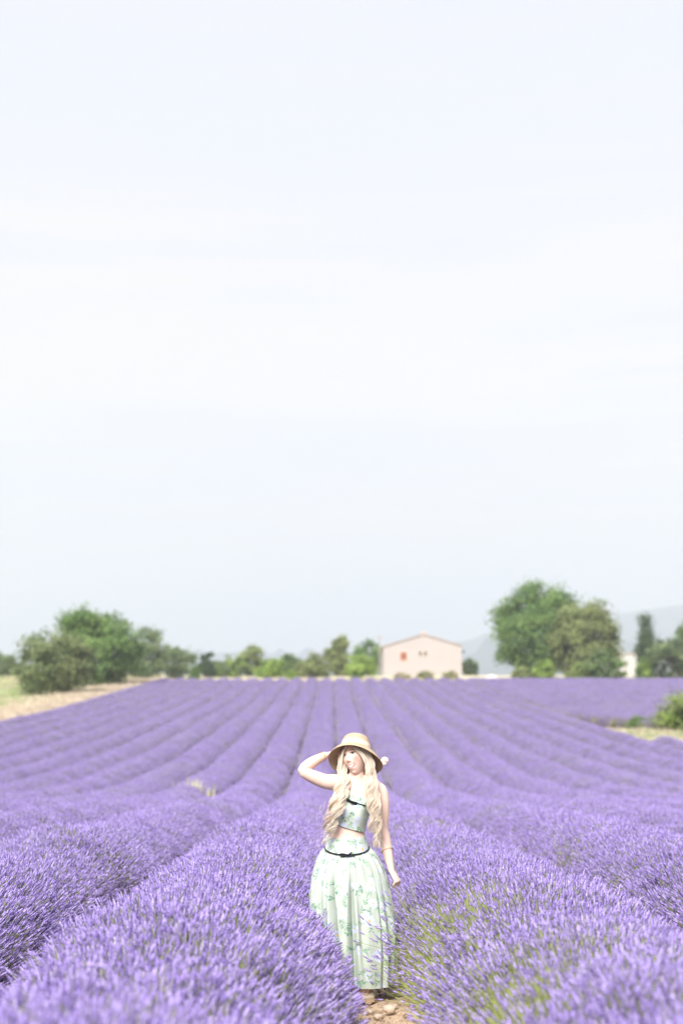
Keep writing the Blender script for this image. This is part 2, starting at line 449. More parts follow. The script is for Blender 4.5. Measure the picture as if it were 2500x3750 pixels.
def row_points(cx_fun, y0, y1, seed, halfgap=0.0, green_bias=0.0, dens_mul=1.0, cull=True):
    """tuft bases on the foliage mound of one row (runs along Y): positions, eulers, scales, variants"""
    r = np.random.default_rng(seed)
    ys = []
    y = y0
    while y < y1:
        dy = min(0.5 if y < 30 else 2.0, y1 - y)
        s = max(1.0, (y / 22.0) ** 0.5)
        dens = 200.0 / s ** 2 * dens_mul
        ys.append(y + dy * r.random(r.poisson(dens * dy))); y += dy
    Y = np.concatenate(ys)
    X0 = cx_fun(Y)
    if cull:
        keep = np.abs(X0) < 0.245 * Y * 1.22 + 3.5
        Y, X0 = Y[keep], X0[keep]
    n = len(Y)
    if n == 0: return None
    s = np.maximum(1.0, (Y / 22.0) ** 0.5)
    u = r.uniform(-1, 1, n); phi = np.sign(u) * np.abs(u) ** 0.92 * R(88)
    hb = 1 + 0.10 * snoise(np.stack([Y, X0], -1), seed + 3, f=1.6)         # bushes in the row: fuller and lower ones
    fw = sstep(Y, 14, 45)                                      # far bushes have closed the furrow between them
    f2 = sstep(Y, 22, 95)
    bx = (0.46 + 0.05 * fw - 0.10 * f2) * np.sin(phi) * hb; bz = 0.07 + 0.36 * np.cos(phi) * hb
    dirphi = phi * (0.62 + 0.05 * fw - 0.17 * f2) + r.normal(size=n) * 0.13
    fwd = r.normal(size=n) * 0.16
    D = np.stack([np.sin(dirphi), fwd, np.cos(dirphi)], -1); D /= np.linalg.norm(D, axis=1, keepdims=True)
    ln = r.uniform(0.85, 1.2, n) * (0.9 + 0.1 * hb)
    pts = np.stack([X0 + bx, Y, zg(Y) + bz], -1)
    var = r.integers(0, 8, n)
    if green_bias > 0.3:                                       # stems show on the flank that faces the furrow
        green_bias = green_bias * 0.6 + 0.75 * sstep(-phi, 0.1, 0.9) * sstep(14 - Y, 0, 4) if green_bias < 0.6 else green_bias * 0.6 + 0.6 * sstep(-phi, 0.1, 0.9) * sstep(24 - Y, 0, 6)
    gm = snoise(pts * np.array([1.3, 0.8, 1.3]), 77, f=2.2) + green_bias + 0.25 * r.normal(size=n)
    green = (gm > 1.22) & (Y < 60)
    var[green] = 8 + r.integers(0, 3, green.sum())
    tip = pts + D * 0.38
    ex = (tip[:, 0] - WX) / 0.25; ey = (tip[:, 1] - WY) / 0.20
    hit = (ex ** 2 + ey ** 2 < 1)
    ex2 = (pts[:, 0] + D[:, 0] * 0.2 - WX) / 0.25; ey2 = (pts[:, 1] + D[:, 1] * 0.2 - WY) / 0.2
    hit |= (ex2 ** 2 + ey2 ** 2 < 1)
    gap = np.abs(tip[:, 0] - furrow_x(tip[:, 1]) - 0.03)                     # the trodden furrow stays open round her
    hit |= (gap < 0.20 - 0.12 * r.random(n) ** 2 - (tip[:, 0] > 0.2) * 0.10 * r.random(n)) & (Y > 4) & (Y < 14)
    k = ~hit
    sc = np.stack([s * 1.0, s * 1.0, ln], -1)
    rot = euler_from_dir(D, r.random(n) * 6.283)
    return pts[k], rot[k], sc[k], var[k]

def mound_mesh(cx_fun, y0, y1, seed):
    ys = [y0]
    while ys[-1] < y1: ys.append(ys[-1] + (0.12 if ys[-1] < 24 else 0.6 if ys[-1] < 60 else 1.6))
    Y = np.array(ys); Y[-1] = y1
    ph = np.linspace(-R(94), R(94), 17)
    YY, PP = np.meshgrid(Y, ph, indexing='ij')
    X0 = cx_fun(YY)
    nz = 1 + 0.09 * snoise(np.stack([YY * 1.0, X0 + np.sin(PP)], -1), seed, f=4) + 0.06 * snoise(np.stack([YY, PP], -1), seed + 1, f=14)
    hb = (1 + 0.10 * snoise(np.stack([YY, X0], -1), seed + 3, f=1.6)) * nz
    endt = np.clip(np.minimum(YY - y0, y1 - YY) / 0.5, 0.05, 1) ** 0.5
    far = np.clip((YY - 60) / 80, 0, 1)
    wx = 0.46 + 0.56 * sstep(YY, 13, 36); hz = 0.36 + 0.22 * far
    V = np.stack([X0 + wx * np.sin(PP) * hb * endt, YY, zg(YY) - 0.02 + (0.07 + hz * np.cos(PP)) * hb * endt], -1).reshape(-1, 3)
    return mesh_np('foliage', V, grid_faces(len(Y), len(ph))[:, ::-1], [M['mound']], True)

ORD = ['first', 'second', 'third', 'fourth', 'fifth', 'sixth', 'seventh', 'eighth', 'ninth', 'tenth', 'eleventh', 'twelfth', 'thirteenth']
ROW_END = 197.0
for k in range(-12, 12):
    wob = 100 + k
    def cx(Y, k=k):
        Y = np.asarray(Y, float)
        return furrow_x(Y) + SPACING * (k + 0.5) + 0.05 * np.sin(Y * 0.31 + k * 1.7) * (Y > 14)
    y1 = ROW_END + 0.9 * math.sin(k * 2.1) if k < 9 else 84.0 - 0.6 * (k - 9)
    y0 = max(1.0, (abs(SPACING * (k + 0.5)) - 3.5) / 0.30)
    if k == -1: label = 'tall lavender row whose spikes brush the left side of the woman\'s skirt'
    elif k == 0: label = 'tall lavender row beside the woman\'s lowered hand, green stems showing'
    elif k < 0: label = '%s lavender row counted leftwards from the furrow the woman stands in' % ORD[-k - 1]
    else: label = '%s lavender row counted rightwards from the furrow the woman stands in' % ORD[k]
    e = empty('lavender_row', (0, 0, 0))
    tag(e, label, 'lavender row', 'lavender rows running up the slope')
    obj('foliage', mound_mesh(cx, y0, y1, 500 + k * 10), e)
    rp_ = row_points(cx, y0, y1, 900 + k * 7, green_bias={0: 0.55, 1: 0.65}.get(k, -0.15))
    if k == 0:                                                 # loose stalks leaning over her skirt
        r_ = np.random.default_rng(8); m_ = 46
        lp = np.stack([r_.uniform(0.52, 0.72, m_), r_.uniform(9.15, 9.75, m_), r_.uniform(0.05, 0.42, m_)], -1)
        ld = np.stack([-r_.uniform(.55, 1.0, m_), r_.normal(size=m_) * .15, r_.uniform(.35, .9, m_)], -1); ld /= np.linalg.norm(ld, axis=1, keepdims=True)
        ls = r_.uniform(0.95, 1.35, m_)
        lp[:6] = np.stack([r_.uniform(.47, .53, 6), r_.uniform(9.74, 9.86, 6), r_.uniform(.36, .44, 6)], -1)          # the sprigs between her fingers
        ld[:6] = np.array([-.36, 0, .93]) + r_.normal(size=(6, 3)) * .05; ls[:6] = 1.0
        rp_ = tuple(np.concatenate([a_, b_]) for a_, b_ in zip(rp_, (lp, euler_from_dir(ld, r_.random(m_) * 6.28), np.stack([np.ones(m_), np.ones(m_), ls], -1), 11 + r_.integers(0, 2, m_))))
    if rp_ is not None:
        scatter('flower_spikes', LAV, *rp_, parent=e)

def side_field():
    """the other plot on the right: rows run across the view, too far to tell apart"""
    P_, R_, S_, V_ = [], [], [], []
    mV, mF, nn = [], [], 0
    for i, Yr in enumerate(np.arange(101.5, 198.0, 2.1)):
        x0 = float(furrow_x(Yr)) + 18.15 + 0.2 * math.sin(i * 1.3); x1 = 0.30 * Yr + 8
        if Yr < 112: x0 += (112 - Yr) * 0.35
        r = np.random.default_rng(4000 + i)
        n = int((x1 - x0) * 34)
        xx = r.uniform(x0, x1, n); u = r.uniform(-1, 1, n); phi = u * R(86)
        by = 0.62 * np.sin(phi); bz = 0.10 + 0.38 * np.cos(phi)
        D = np.stack([r.normal(size=n) * 0.15, np.sin(phi * 0.66), np.cos(phi * 0.66)], -1); D /= np.linalg.norm(D, axis=1, keepdims=True)
        P_.append(np.stack([xx, Yr + by, zg(Yr + by) + bz], -1)); R_.append(euler_from_dir(D, r.random(n) * 6.28))
        S_.append(np.stack([np.full(n, 2.7), np.full(n, 2.7), r.uniform(0.8, 1.15, n)], -1)); V_.append(r.integers(0, 8, n))
        xs = np.arange(x0, x1, 1.5); ph = np.linspace(-R(92), R(92), 9)
        XX, PP = np.meshgrid(xs, ph, indexing='ij')
        Vv = np.stack([XX, Yr + 0.62 * np.sin(PP), zg(Yr + 0 * XX) - 0.03 + 0.1 + 0.40 * np.cos(PP)], -1).reshape(-1, 3)
        mV.append(Vv); mF.append(grid_faces(len(xs), 9) + nn); nn += len(Vv)
    root = obj('side_lavender_field', mesh_np('side_lavender_field', np.concatenate(mV), np.concatenate(mF), [M['mound']], True))
    tag(root, 'far lavender plot on the right slope where rows blur together', 'lavender field', kind='stuff')
    scatter('flower_spikes', LAV, np.concatenate(P_), np.concatenate(R_), np.concatenate(S_), np.concatenate(V_), root)
side_field()

# ------------------------------------------------------------------ the woman
M['skin'] = mat('skin', (0.7,0.48,0.38), 0.5, attr='tint', spec=0.3, sss=0.25, var=0.03, scale=40)
M['hair'] = mat('hair', (0.62,0.49,0.34), 0.42, attr='tint', spec=0.3, trans=0.28)
M['cloth'] = mat('printed_cotton', (0.7,0.8,0.72), 0.9, attr='tint', spec=0.05, trans=0.10, bump=0.03, bscale=250)
M['ribbon'] = mat('black_ribbon', (0.012, 0.013, 0.018), 0.5, var=0.2, scale=80)
M['straw'] = mat('straw', (0.62,0.46,0.29), 0.8, attr='tint', var=0.08, scale=120, bump=0.3, bscale=300, trans=0.12)
M['hatband'] = mat('hat_ribbon', (0.70, 0.53, 0.43), 0.6, var=0.05, scale=60, bump=0.15, bscale=90)
M['gold'] = mat('gold', (0.75, 0.52, 0.22), 0.3, metal=1.0, var=0.05, scale=60)
M['bangle'] = mat('bangle', (0.78, 0.60, 0.40), 0.35, spec=0.5, var=0.06, scale=60)
M['shoe'] = mat('shoe_canvas', (0.66, 0.58, 0.47), 0.85, var=0.08, scale=60, bump=0.2, bscale=200)
M['sole'] = mat('rope_sole', (0.50, 0.38, 0.25), 0.95, var=0.25, scale=130, bump=0.5, bscale=160)

person = empty('person', (WX, WY, 0.0))
tag(person, 'woman in straw sun hat and mint floral skirt standing among the lavender', 'person')
def wp(px, py, y=0.0):                       # photo pixel -> point in the woman's own frame
    p = P(px, py, WY + y); return np.array([p.x - WX, y, p.z])

# torso: centre and half axes by height
_tz = np.array([0.70, 0.80, 0.88, 0.96, 1.02, 1.07, 1.13, 1.19, 1.25, 1.31, 1.36, 1.40, 1.43, 1.455])
_tcx = np.array([-.045, -.05, -.052, -.054, -.055, -.054, -.046, -.034, -.020, -.004, .008, .015, .016, .016])
_tcy = np.array([.02, .015, .012, .005, .0, .0, .0, .002, .004, .008, .012, .015, .017, .018])
_ta = np.array([.165, .172, .165, .146, .126, .117, .118, .124, .133, .143, .146, .125, .085, .055])
_tb = np.array([.118, .122, .118, .104, .090, .083, .085, .090, .095, .090, .078, .066, .056, .05])
def _ci(z, tab):
    k = np.ones(9) / 9
    zz = np.linspace(0.66, 1.47, 240); v = np.interp(zz, _tz, tab)
    v = np.convolve(np.pad(v, 4, mode='edge'), k, 'valid')
    return np.interp(z, zz, v)
def torso(phi, z, off=0.0, hang=0.046):
    a = _ci(z, _ta) + off; b = _ci(z, _tb) + off
    x = _ci(z, _tcx) + a * np.cos(phi); y = _ci(z, _tcy) + b * np.sin(phi)
    fr = np.clip(-np.sin(phi), 0, 1) ** 0.5
    for bx, bz in ((-.080, 1.262), (.048, 1.228)):
        dz = z - bz; sz = np.where(dz > 0, 0.070, hang)
        y = y - 0.040 * fr * np.exp(-((x - bx) / 0.052) ** 2 - (dz / sz) ** 2)
    return x, y

# head frame
YAW, ROLL, PIT = R(35), R(14), R(8)
hF = np.array([-math.sin(YAW), -math.cos(YAW), 0.0]); hR = np.array([math.cos(YAW), -math.sin(YAW), 0.0]); hU = np.array([0, 0, 1.0])
hF, hU = hF * math.cos(PIT) + hU * math.sin(PIT), hU * math.cos(PIT) - hF * math.sin(PIT)
hR, hU = hR * math.cos(ROLL) + hU * math.sin(ROLL), hU * math.cos(ROLL) - hR * math.sin(ROLL)
HC = np.array([0.006, 0.008, 1.579]); HS = 1.10
HM = np.stack([hR, hF, hU], 0)                # rows: local x, y(forward), z
def head_w(p): return (np.asarray(p) * HS) @ HM + HC

def head_geo():
    nu, nv = 144, 110
    th = np.linspace(0, 2 * math.pi, nu, endpoint=False); ph = np.linspace(0.012, math.pi - 0.012, nv)
    T, Ph = np.meshgrid(th, ph, indexing='ij')
    x = np.sin(Ph) * np.cos(T); y = np.sin(Ph) * np.sin(T); z = np.cos(Ph)
    X = 0.073 * x; Y = np.where(y > 0, 0.084 * y, 0.098 * y); Z = np.where(z > 0, 0.112 * z, 0.116 * z)
    low = sstep(-Z, 0.0, 0.116)
    X = X * (1 - 0.36 * low)
    Y = np.where(y < 0, Y * (1 - 0.62 * low), Y * (1 - 0.10 * low))
    Y = Y + np.where(y > 0, 0.010 * low * np.clip(y, 0, 1), 0)
    fr = sstep(y, 0.0, 0.45)
    g = lambda cx, cz, sx, sz: np.exp(-((X - cx) / sx) ** 2 - ((Z - cz) / sz) ** 2)
    d = np.zeros_like(X)
    nose = np.exp(-(X / (0.0075 + 0.10 * np.clip(0.02 - Z, 0, 0.055))) ** 2) * np.interp(Z, [-0.046, -0.040, -0.031, -0.010, 0.018, 0.03], [0, 0.012, 0.0235, 0.014, 0.004, 0])
    d += nose
    for s in (-1, 1):
        d -= 0.0085 * g(s * 0.031, 0.010, 0.016, 0.011)
        d += 0.0042 * g(s * 0.030, 0.033, 0.022, 0.008)
        d += 0.0075 * g(s * 0.040, -0.026, 0.017, 0.017)
        d -= 0.003 * g(s * 0.030, -0.062, 0.008, 0.014)
        d += 0.003 * g(s * 0.010, -0.036, 0.006, 0.006)
    d += 0.0045 * g(0, -0.057, 0.022, 0.005) + 0.0055 * g(0, -0.078, 0.019, 0.0055)
    d -= 0.0035 * g(0, -0.094, 0.02, 0.005)
    d += 0.0070 * g(0, -0.106, 0.017, 0.012)
    Y = Y + d * fr
    V = np.stack([X, Y, Z], -1).reshape(-1, 3)
    Q = grid_faces(nu, nv, True)
    V = np.vstack([V, [[0, 0, 0.112], [0, 0.012, -0.117]]])
    Tt = []
    for i in range(nu):
        j = (i + 1) % nu
        Tt.append((nu*nv, i*nv, j*nv)); Tt.append((nu*nv+1, j*nv+nv-1, i*nv+nv-1))
    return head_w(V), Q, np.array(Tt)

def hand_geo(mb, wrist, d, back, thumb_sign, curls, sc=1.0, wr=(0.026, 0.019)):
    wrist = np.asarray(wrist, float); d = np.asarray(d, float); d /= np.linalg.norm(d)
    nrm = np.asarray(back, float); nrm -= d * (nrm @ d); nrm /= np.linalg.norm(nrm)
    s = np.cross(d, nrm) * thumb_sign
    pl = 0.088 * sc
    c = [wrist - d * 0.01, wrist + d * 0.02 * sc, wrist + d * 0.05 * sc, wrist + d * pl, wrist + d * (pl + 0.008)]
    mb.tube(c, [(wr[0], wr[1]), (0.030*sc, 0.0165), (0.037*sc, 0.0145), (0.038*sc, 0.0120), (0.030*sc, 0.008)], 14, ref=nrm)
    offs = (0.029, 0.010, -0.009, -0.027); lens = (0.070, 0.078, 0.072, 0.056)
    for i in range(4):
        p = wrist + d * (pl - 0.006 - 0.004 * abs(i - 1)) + s * offs[i] * sc
        dd = d + s * (0.10 - 0.065 * i); dd /= np.linalg.norm(dd)
        pts = [p - dd * 0.012, p]; ang = 0.0
        for k, fr in enumerate((0.44, 0.31, 0.25)):
            ang += curls[i][k]
            v = dd * math.cos(ang) - nrm * math.sin(ang)
            p = p + v * lens[i] * fr * sc; pts.append(p)
        q = catmull(pts, 13); r = np.interp(np.linspace(0, 1, 13), [0, .2, .5, .75, .95, 1], [.0088, .0090, .0080, .0073, .0062, .0035]) * sc
        mb.tube(q, r, 10, ref=nrm)
    p = wrist + d * 0.022 * sc + s * 0.020 * sc
    t1 = d * 0.72 + s * 0.62 - nrm * 0.30; t1 /= np.linalg.norm(t1)
    t2 = d * 0.93 + s * 0.22 - nrm * 0.40; t2 /= np.linalg.norm(t2)
    q = catmull([p, p + t1 * 0.040 * sc, p + t1 * 0.040 * sc + t2 * 0.030 * sc, p + t1 * 0.040 * sc + t2 * 0.056 * sc], 12)
    mb.tube(q, np.interp(np.linspace(0, 1, 12), [0, .3, .6, .9, 1], [.014, .0125, .0095, .0075, .0045]) * sc, 10, ref=nrm)

def build_body():
    mb = MB()
    # torso
    zz = np.concatenate([np.linspace(0.70, 1.455, 90)]); ph = np.linspace(0, 2 * math.pi, 72, endpoint=False)
    PH, ZZ = np.meshgrid(ph, zz, indexing='ij')
    x, y = torso(PH, ZZ)
    V = np.stack([x, y, ZZ], -1).reshape(-1, 3)
    nv = len(zz); Q = grid_faces(72, nv, True)
    V = np.vstack([V, [[-.045, .02, .69], [.016, .018, 1.46]]]); k = 72 * nv; T = []
    for i in range(72):
        j = (i + 1) % 72; T.append((k, j*nv, i*nv)); T.append((k+1, i*nv+nv-1, j*nv+nv-1))
    mb.add(V, Q, T)
    mb.tube(catmull([(.016, .018, 1.40), (.014, .012, 1.47), (.012, .012, 1.53), (.010, .014, 1.58)], 14), np.interp(np.linspace(0, 1, 14), [0, .4, 1], [.062, .050, .050]), 24)
    # collar bones and slope of the shoulders
    mb.tube(catmull([(.016, .02, 1.435), (.08, .018, 1.414), (.135, .015, 1.390), (.170, .014, 1.362)], 16), np.interp(np.linspace(0, 1, 16), [0, .4, .75, 1], [.042, .046, .044, .030]), 18)
    mb.tube(catmull([(.016, .02, 1.435), (-.06, .015, 1.425), (-.120, .008, 1.412), (-.17, 0, 1.412)], 16), np.interp(np.linspace(0, 1, 16), [0, .4, .75, 1], [.042, .048, .048, .034]), 18)
    # lowered arm (image right)
    a = catmull([(.150, .015, 1.395), (.170, .012, 1.358), (.186, .012, 1.29), (.190, .018, 1.20), (.190, .028, 1.10), (.203, .016, 1.03), (.222, -.002, .94), (.238, -.016, .865), (.247, -.022, .825)], 40)
    r = catmull(np.array([.030, .049, .0495, .045, .039, .0395, .034, .025, .021])[:, None], 40)[:, 0]
    mb.tube(a, r, 22, ref=(0, 1, 0))
    hand_geo(mb, (.247, -.022, .828), (.50, -.14, -.86), (.80, -.50, .28), -1,
             [(.55, .55, .35), (.62, .60, .4), (.70, .65, .4), (.75, .7, .45)], 0.93, (.021, .020))
    # raised arm (image left)
    a = catmull([(-.085, .012, 1.408), (-.135, .004, 1.412), (-.20, -.012, 1.418), (-.28, -.030, 1.448), (-.345, -.044, 1.478), (-.366, -.046, 1.489)], 36)
    mb.tube(a, catmull(np.array([.050, .055, .050, .045, .036, .020])[:, None], 36)[:, 0], 22)
    a = catmull([(-.366, -.046, 1.494), (-.345, -.034, 1.507), (-.290, .006, 1.545), (-.240, .048, 1.574), (-.200, .082, 1.594)], 36)
    mb.tube(a, catmull(np.array([.020, .036, .0385, .031, .0255])[:, None], 36)[:, 0], 22)
    mb.tube(catmull([(-.300, -.022, 1.470), (-.335, -.030, 1.490), (-.315, -.010, 1.515)], 9), [.02, .028, .031, .033, .034, .033, .031, .028, .02], 16)
    mb.tube([(-.386, -.044, 1.493), (-.380, -.043, 1.493), (-.368, -.042, 1.493), (-.350, -.040, 1.493), (-.332, -.038, 1.493), (-.315, -.036, 1.493)], [.008, .021, .031, .036, .031, .02], 16)
    hand_geo(mb, (-.202, .080, 1.593), (.84, .46, .26), (-.45, .10, .88), 1,
             [(.10, .18, .18), (.10, .2, .2), (.12, .2, .2), (.16, .22, .2)], 0.95, (.025, .023))
    # legs
    for xs, ya in ((.062, -.150), (-.085, .075)):
        a = catmull([(xs * .9 - .03, .02, .80), (xs * .95 - .01, .02, .62), (xs, ya * .2 + .005, .44), (xs, ya * .45, .24), (xs, ya * .85, .11), (xs, ya, .04)], 30)
        mb.tube(a, np.interp(np.linspace(0, 1, 30), [0, .25, .5, .68, .92, 1], [.084, .075, .054, .050, .034, .035]), 18)
    V, Q, T = head_geo(); mb.add(V, Q, T)
    me = mb.mesh('body', [M['skin']], True)
    tmp = bpy.data.objects.new('tmp', me); COL.objects.link(tmp)
    rm = tmp.modifiers.new('r', 'REMESH'); rm.mode = 'VOXEL'; rm.voxel_size = 0.0030; rm.use_smooth_shade = True
    sm = tmp.modifiers.new('s', 'SMOOTH'); sm.factor = 0.5; sm.iterations = 5
    dg = bpy.context.evaluated_depsgraph_get()
    fin = bpy.data.meshes.new_from_object(tmp.evaluated_get(dg))
    bpy.data.objects.remove(tmp)
    fin.name = 'body'; fin.materials.clear(); fin.materials.append(M['skin'])
    import bmesh                                              # finer mesh on the face only
    bm = bmesh.new(); bm.from_mesh(fin)
    ed = []
    for e in bm.edges:
        ok = True
        for v in e.verts:
            q = HM @ (np.array(v.co) - HC) / HS
            if not (q[1] > 0.035 and abs(q[0]) < 0.056 and -0.098 < q[2] < 0.048): ok = False; break
        if ok: ed.append(e)
    bmesh.ops.subdivide_edges(bm, edges=ed, cuts=3, use_grid_fill=True)
    bm.to_mesh(fin); bm.free(); fin.update()
    fin.polygons.foreach_set('use_smooth', np.ones(len(fin.polygons), bool))
    n = len(fin.vertices); co = np.empty(n * 3, np.float32); fin.vertices.foreach_get('co', co); co = co.reshape(-1, 3)
    # complexion, make-up and features by place on the face
    C = np.tile(np.array([0.79, 0.575, 0.485]), (n, 1))
    C *= (1 + 0.03 * snoise(co, 44, f=25))[:, None]
    h = ((co - HC) @ HM.T) / HS
    X, Y, Z = h[:, 0], h[:, 1], h[:, 2]
    face = (Y > 0.02) & (Z > -0.125) & (Z < 0.12) & (np.abs(X) < 0.08)
    def put(mask, col):
        nonlocal C
        mk = np.clip(mask * face, 0, 1)[:, None]; C = C * (1 - mk) + np.asarray(col) * mk
    soft = lambda v, w: 1 / (1 + np.exp(np.clip(v / w, -30, 30)))          # 1 inside (v<0)
    for s in (-1, 1):
        put(0.85 * np.exp(-((X - s * 0.044) / 0.018) ** 2 - ((Z + 0.020) / 0.016) ** 2), (0.80, 0.30, 0.25))
        ex, ez = s * 0.0305, 0.011
        put(0.55 * np.exp(-((X - ex) / 0.015) ** 2 - ((Z - ez - 0.004) / 0.008) ** 2), (0.36, 0.21, 0.15))
        put(soft(((X - ex) / 0.0145) ** 2 + ((Z - ez) / 0.0062) ** 2 - 1, 0.12), (0.66, 0.62, 0.58))
        put(soft(((X - ex + 0.003) / 0.0062) ** 2 + ((Z - ez) / 0.0062) ** 2 - 1, 0.15) * soft(((X - ex) / 0.0145) ** 2 + ((Z - ez) / 0.0065) ** 2 - 1, 0.15), (0.03, 0.026, 0.022))
        lz = ez + 0.0055 - 14 * (X - ex) ** 2
        put(soft((np.abs(Z - lz) - 0.0020) / 0.001, 0.4) * soft((np.abs(X - ex) - 0.0155) / 0.002, 0.4), (0.035, 0.025, 0.02))
        bz = 0.0315 - 10 * (X - s * 0.031) ** 2
        put(0.85 * soft((np.abs(Z - bz) - 0.0028) / 0.001, 0.5) * soft((np.abs(X - s * 0.032) - 0.017) / 0.002, 0.5), (0.20, 0.115, 0.065))
        put(0.6 * np.exp(-((X - s * 0.0075) / 0.0032) ** 2 - ((Z + 0.0425) / 0.0022) ** 2), (0.22, 0.08, 0.06))
    zt, zb = -0.0585 + 8 * X ** 2, -0.0715 + 23 * X ** 2
    inm = soft((np.abs(X) - 0.0300) / 0.002, 0.4)
    put(inm * soft((Z - zt - 0.0052) / 0.001, 0.5) * soft((zb - 0.0068 - Z) / 0.001, 0.5), (0.58, 0.17, 0.16))
    put(soft((np.abs(X) - 0.0268) / 0.001, 0.5) * soft((Z - zt) / 0.0008, 0.5) * soft((zb - Z) / 0.0008, 0.5), (0.86, 0.83, 0.79))
    put(0.25 * np.exp(-(X / 0.02) ** 2 - ((Z + 0.105) / 0.012) ** 2), (0.74, 0.40, 0.32))
    set_color(fin, 'tint', C)
    return obj('body', fin, person)
body = build_body()

# ---- printed cloth
def paint_print(U, base, seed, box, dens=1.0):
    """daisies and leaf sprigs printed on cloth; U (n,2) metres on the cloth"""
    r = np.random.default_rng(seed)
    C = np.tile(np.asarray(base, float), (len(U), 1))
    C *= (1 + 0.02 * snoise(U, seed, f=20))[:, None]
    (u0, u1), (v0, v1) = box
    order = np.argsort(U[:, 0]); us = U[order, 0]
    def near(cu, cv, rad):
        a, b = np.searchsorted(us, [cu - rad, cu + rad]); ids = order[a:b]
        d = U[ids] - (cu, cv); k = (np.abs(d[:, 1]) < rad)
        return ids[k], d[k]
    def put(ids, mk, col):
        mk = np.clip(mk, 0, 1)[:, None]; C[ids] = C[ids] * (1 - mk) + np.asarray(col) * mk
    def leaf(cu, cv, ang, ln, wd, col):
        ids, d = near(cu, cv, ln)
        if not len(ids): return
        ca, sa = math.cos(ang), math.sin(ang)
        a = d[:, 0] * ca + d[:, 1] * sa; b = -d[:, 0] * sa + d[:, 1] * ca
        t = np.clip((a / ln + 0.5), 0, 1); wloc = wd * np.sin(t * math.pi) ** 0.8 + 1e-5
        put(ids, np.clip((wloc - np.abs(b)) / 0.0016 + 0.5, 0, 1) * (np.abs(a) < ln / 2) * 0.9, col)
    def sprig(cu, cv, ang, n, ln):
        cols = [(0.08, 0.27, 0.17), (0.18, 0.40, 0.25), (0.34, 0.52, 0.36), (0.13, 0.25, 0.24)]
        leaf(cu, cv, ang, ln * 1.2, 0.0016, (0.16, 0.26, 0.12))
        for i in range(n):
            t = (i / max(1, n - 1) - 0.5) * ln; sd = 1 if i % 2 else -1
            la = ang + sd * r.uniform(0.5, 1.1); l = r.uniform(0.016, 0.034)
            leaf(cu + t * math.cos(ang) + 0.5 * l * math.cos(la), cv + t * math.sin(ang) + 0.5 * l * math.sin(la), la, l, r.uniform(0.0018, 0.0042), cols[r.integers(4)])
    pts = []
    tries = 0
    while tries < 1500:
        tries += 1
        q = np.array([r.uniform(u0, u1), r.uniform(v0, v1)])
        if all(np.hypot(*(q - p)) > 0.108 / dens for p in pts): pts.append(q)
    for (cu, cv) in pts:
        for k in range(r.integers(2, 4)):
            a = r.random() * 6.283; dd = r.uniform(0.035, 0.06)
            sprig(cu + dd * math.cos(a), cv + dd * math.sin(a), a + r.normal() * 0.7, r.integers(4, 8), r.uniform(0.03, 0.055))
        rad = r.uniform(0.030, 0.054); npet = r.integers(8, 12); ph = r.random() * 6.28; sq = r.uniform(0.65, 1.0); tl = r.random() * 3.14
        ids, d = near(cu, cv, rad * 1.6)
        if not len(ids): continue
        ca, sa = math.cos(tl), math.sin(tl)
        a = d[:, 0] * ca + d[:, 1] * sa; b = (-d[:, 0] * sa + d[:, 1] * ca) / sq
        rr = np.hypot(a, b); an = np.arctan2(b, a)
        pet = np.abs(np.cos(an * npet / 2 + ph)); edge = rad * (0.62 + 0.38 * pet ** 0.5) * (1 + 0.12 * np.sin(an * 3 + ph))
        white = np.array([0.64, 0.68, 0.76]); blue = np.array([0.36, 0.46, 0.78]); lil = np.array([0.62, 0.68, 0.90])
        mk = np.clip((edge - rr) / 0.003 + 0.5, 0, 1)
        put(ids, 0.8 * mk, white)
        bl = r.uniform(0.8, 1.5)
        put(ids, mk * bl * (np.clip(1 - pet * 1.6, 0, 1) * 0.8 + 0.35 * np.clip(rr / rad - 0.55, 0, 1)), blue)
        put(ids, mk * 0.5 * np.clip(np.sin(an + ph) * 1.2, 0, 1), lil)
        cr = rad * r.uniform(0.15, 0.21)
        put(ids, np.clip((cr - rr) / 0.0025 + 0.5, 0, 1), (0.62, 0.45, 0.13))
        put(ids, 0.7 * np.clip((cr * 0.5 - rr) / 0.002 + 0.5, 0, 1), (0.85, 0.70, 0.28))
    for k in range(int(len(pts) * 1.3)):                      # small loose buds and sprigs between
        cu, cv = r.uniform(u0, u1), r.uniform(v0, v1)
        if r.random() < 0.75: sprig(cu, cv, r.random() * 6.28, r.integers(3, 6), r.uniform(0.015, 0.03))
        else:
            ids, d = near(cu, cv, 0.012)
            if len(ids): put(ids, np.clip((0.007 - np.hypot(d[:, 0], d[:, 1])) / 0.002, 0, 1) * 0.8, (0.22, 0.33, 0.72))
    return np.clip(C, 0.01, 0.95)

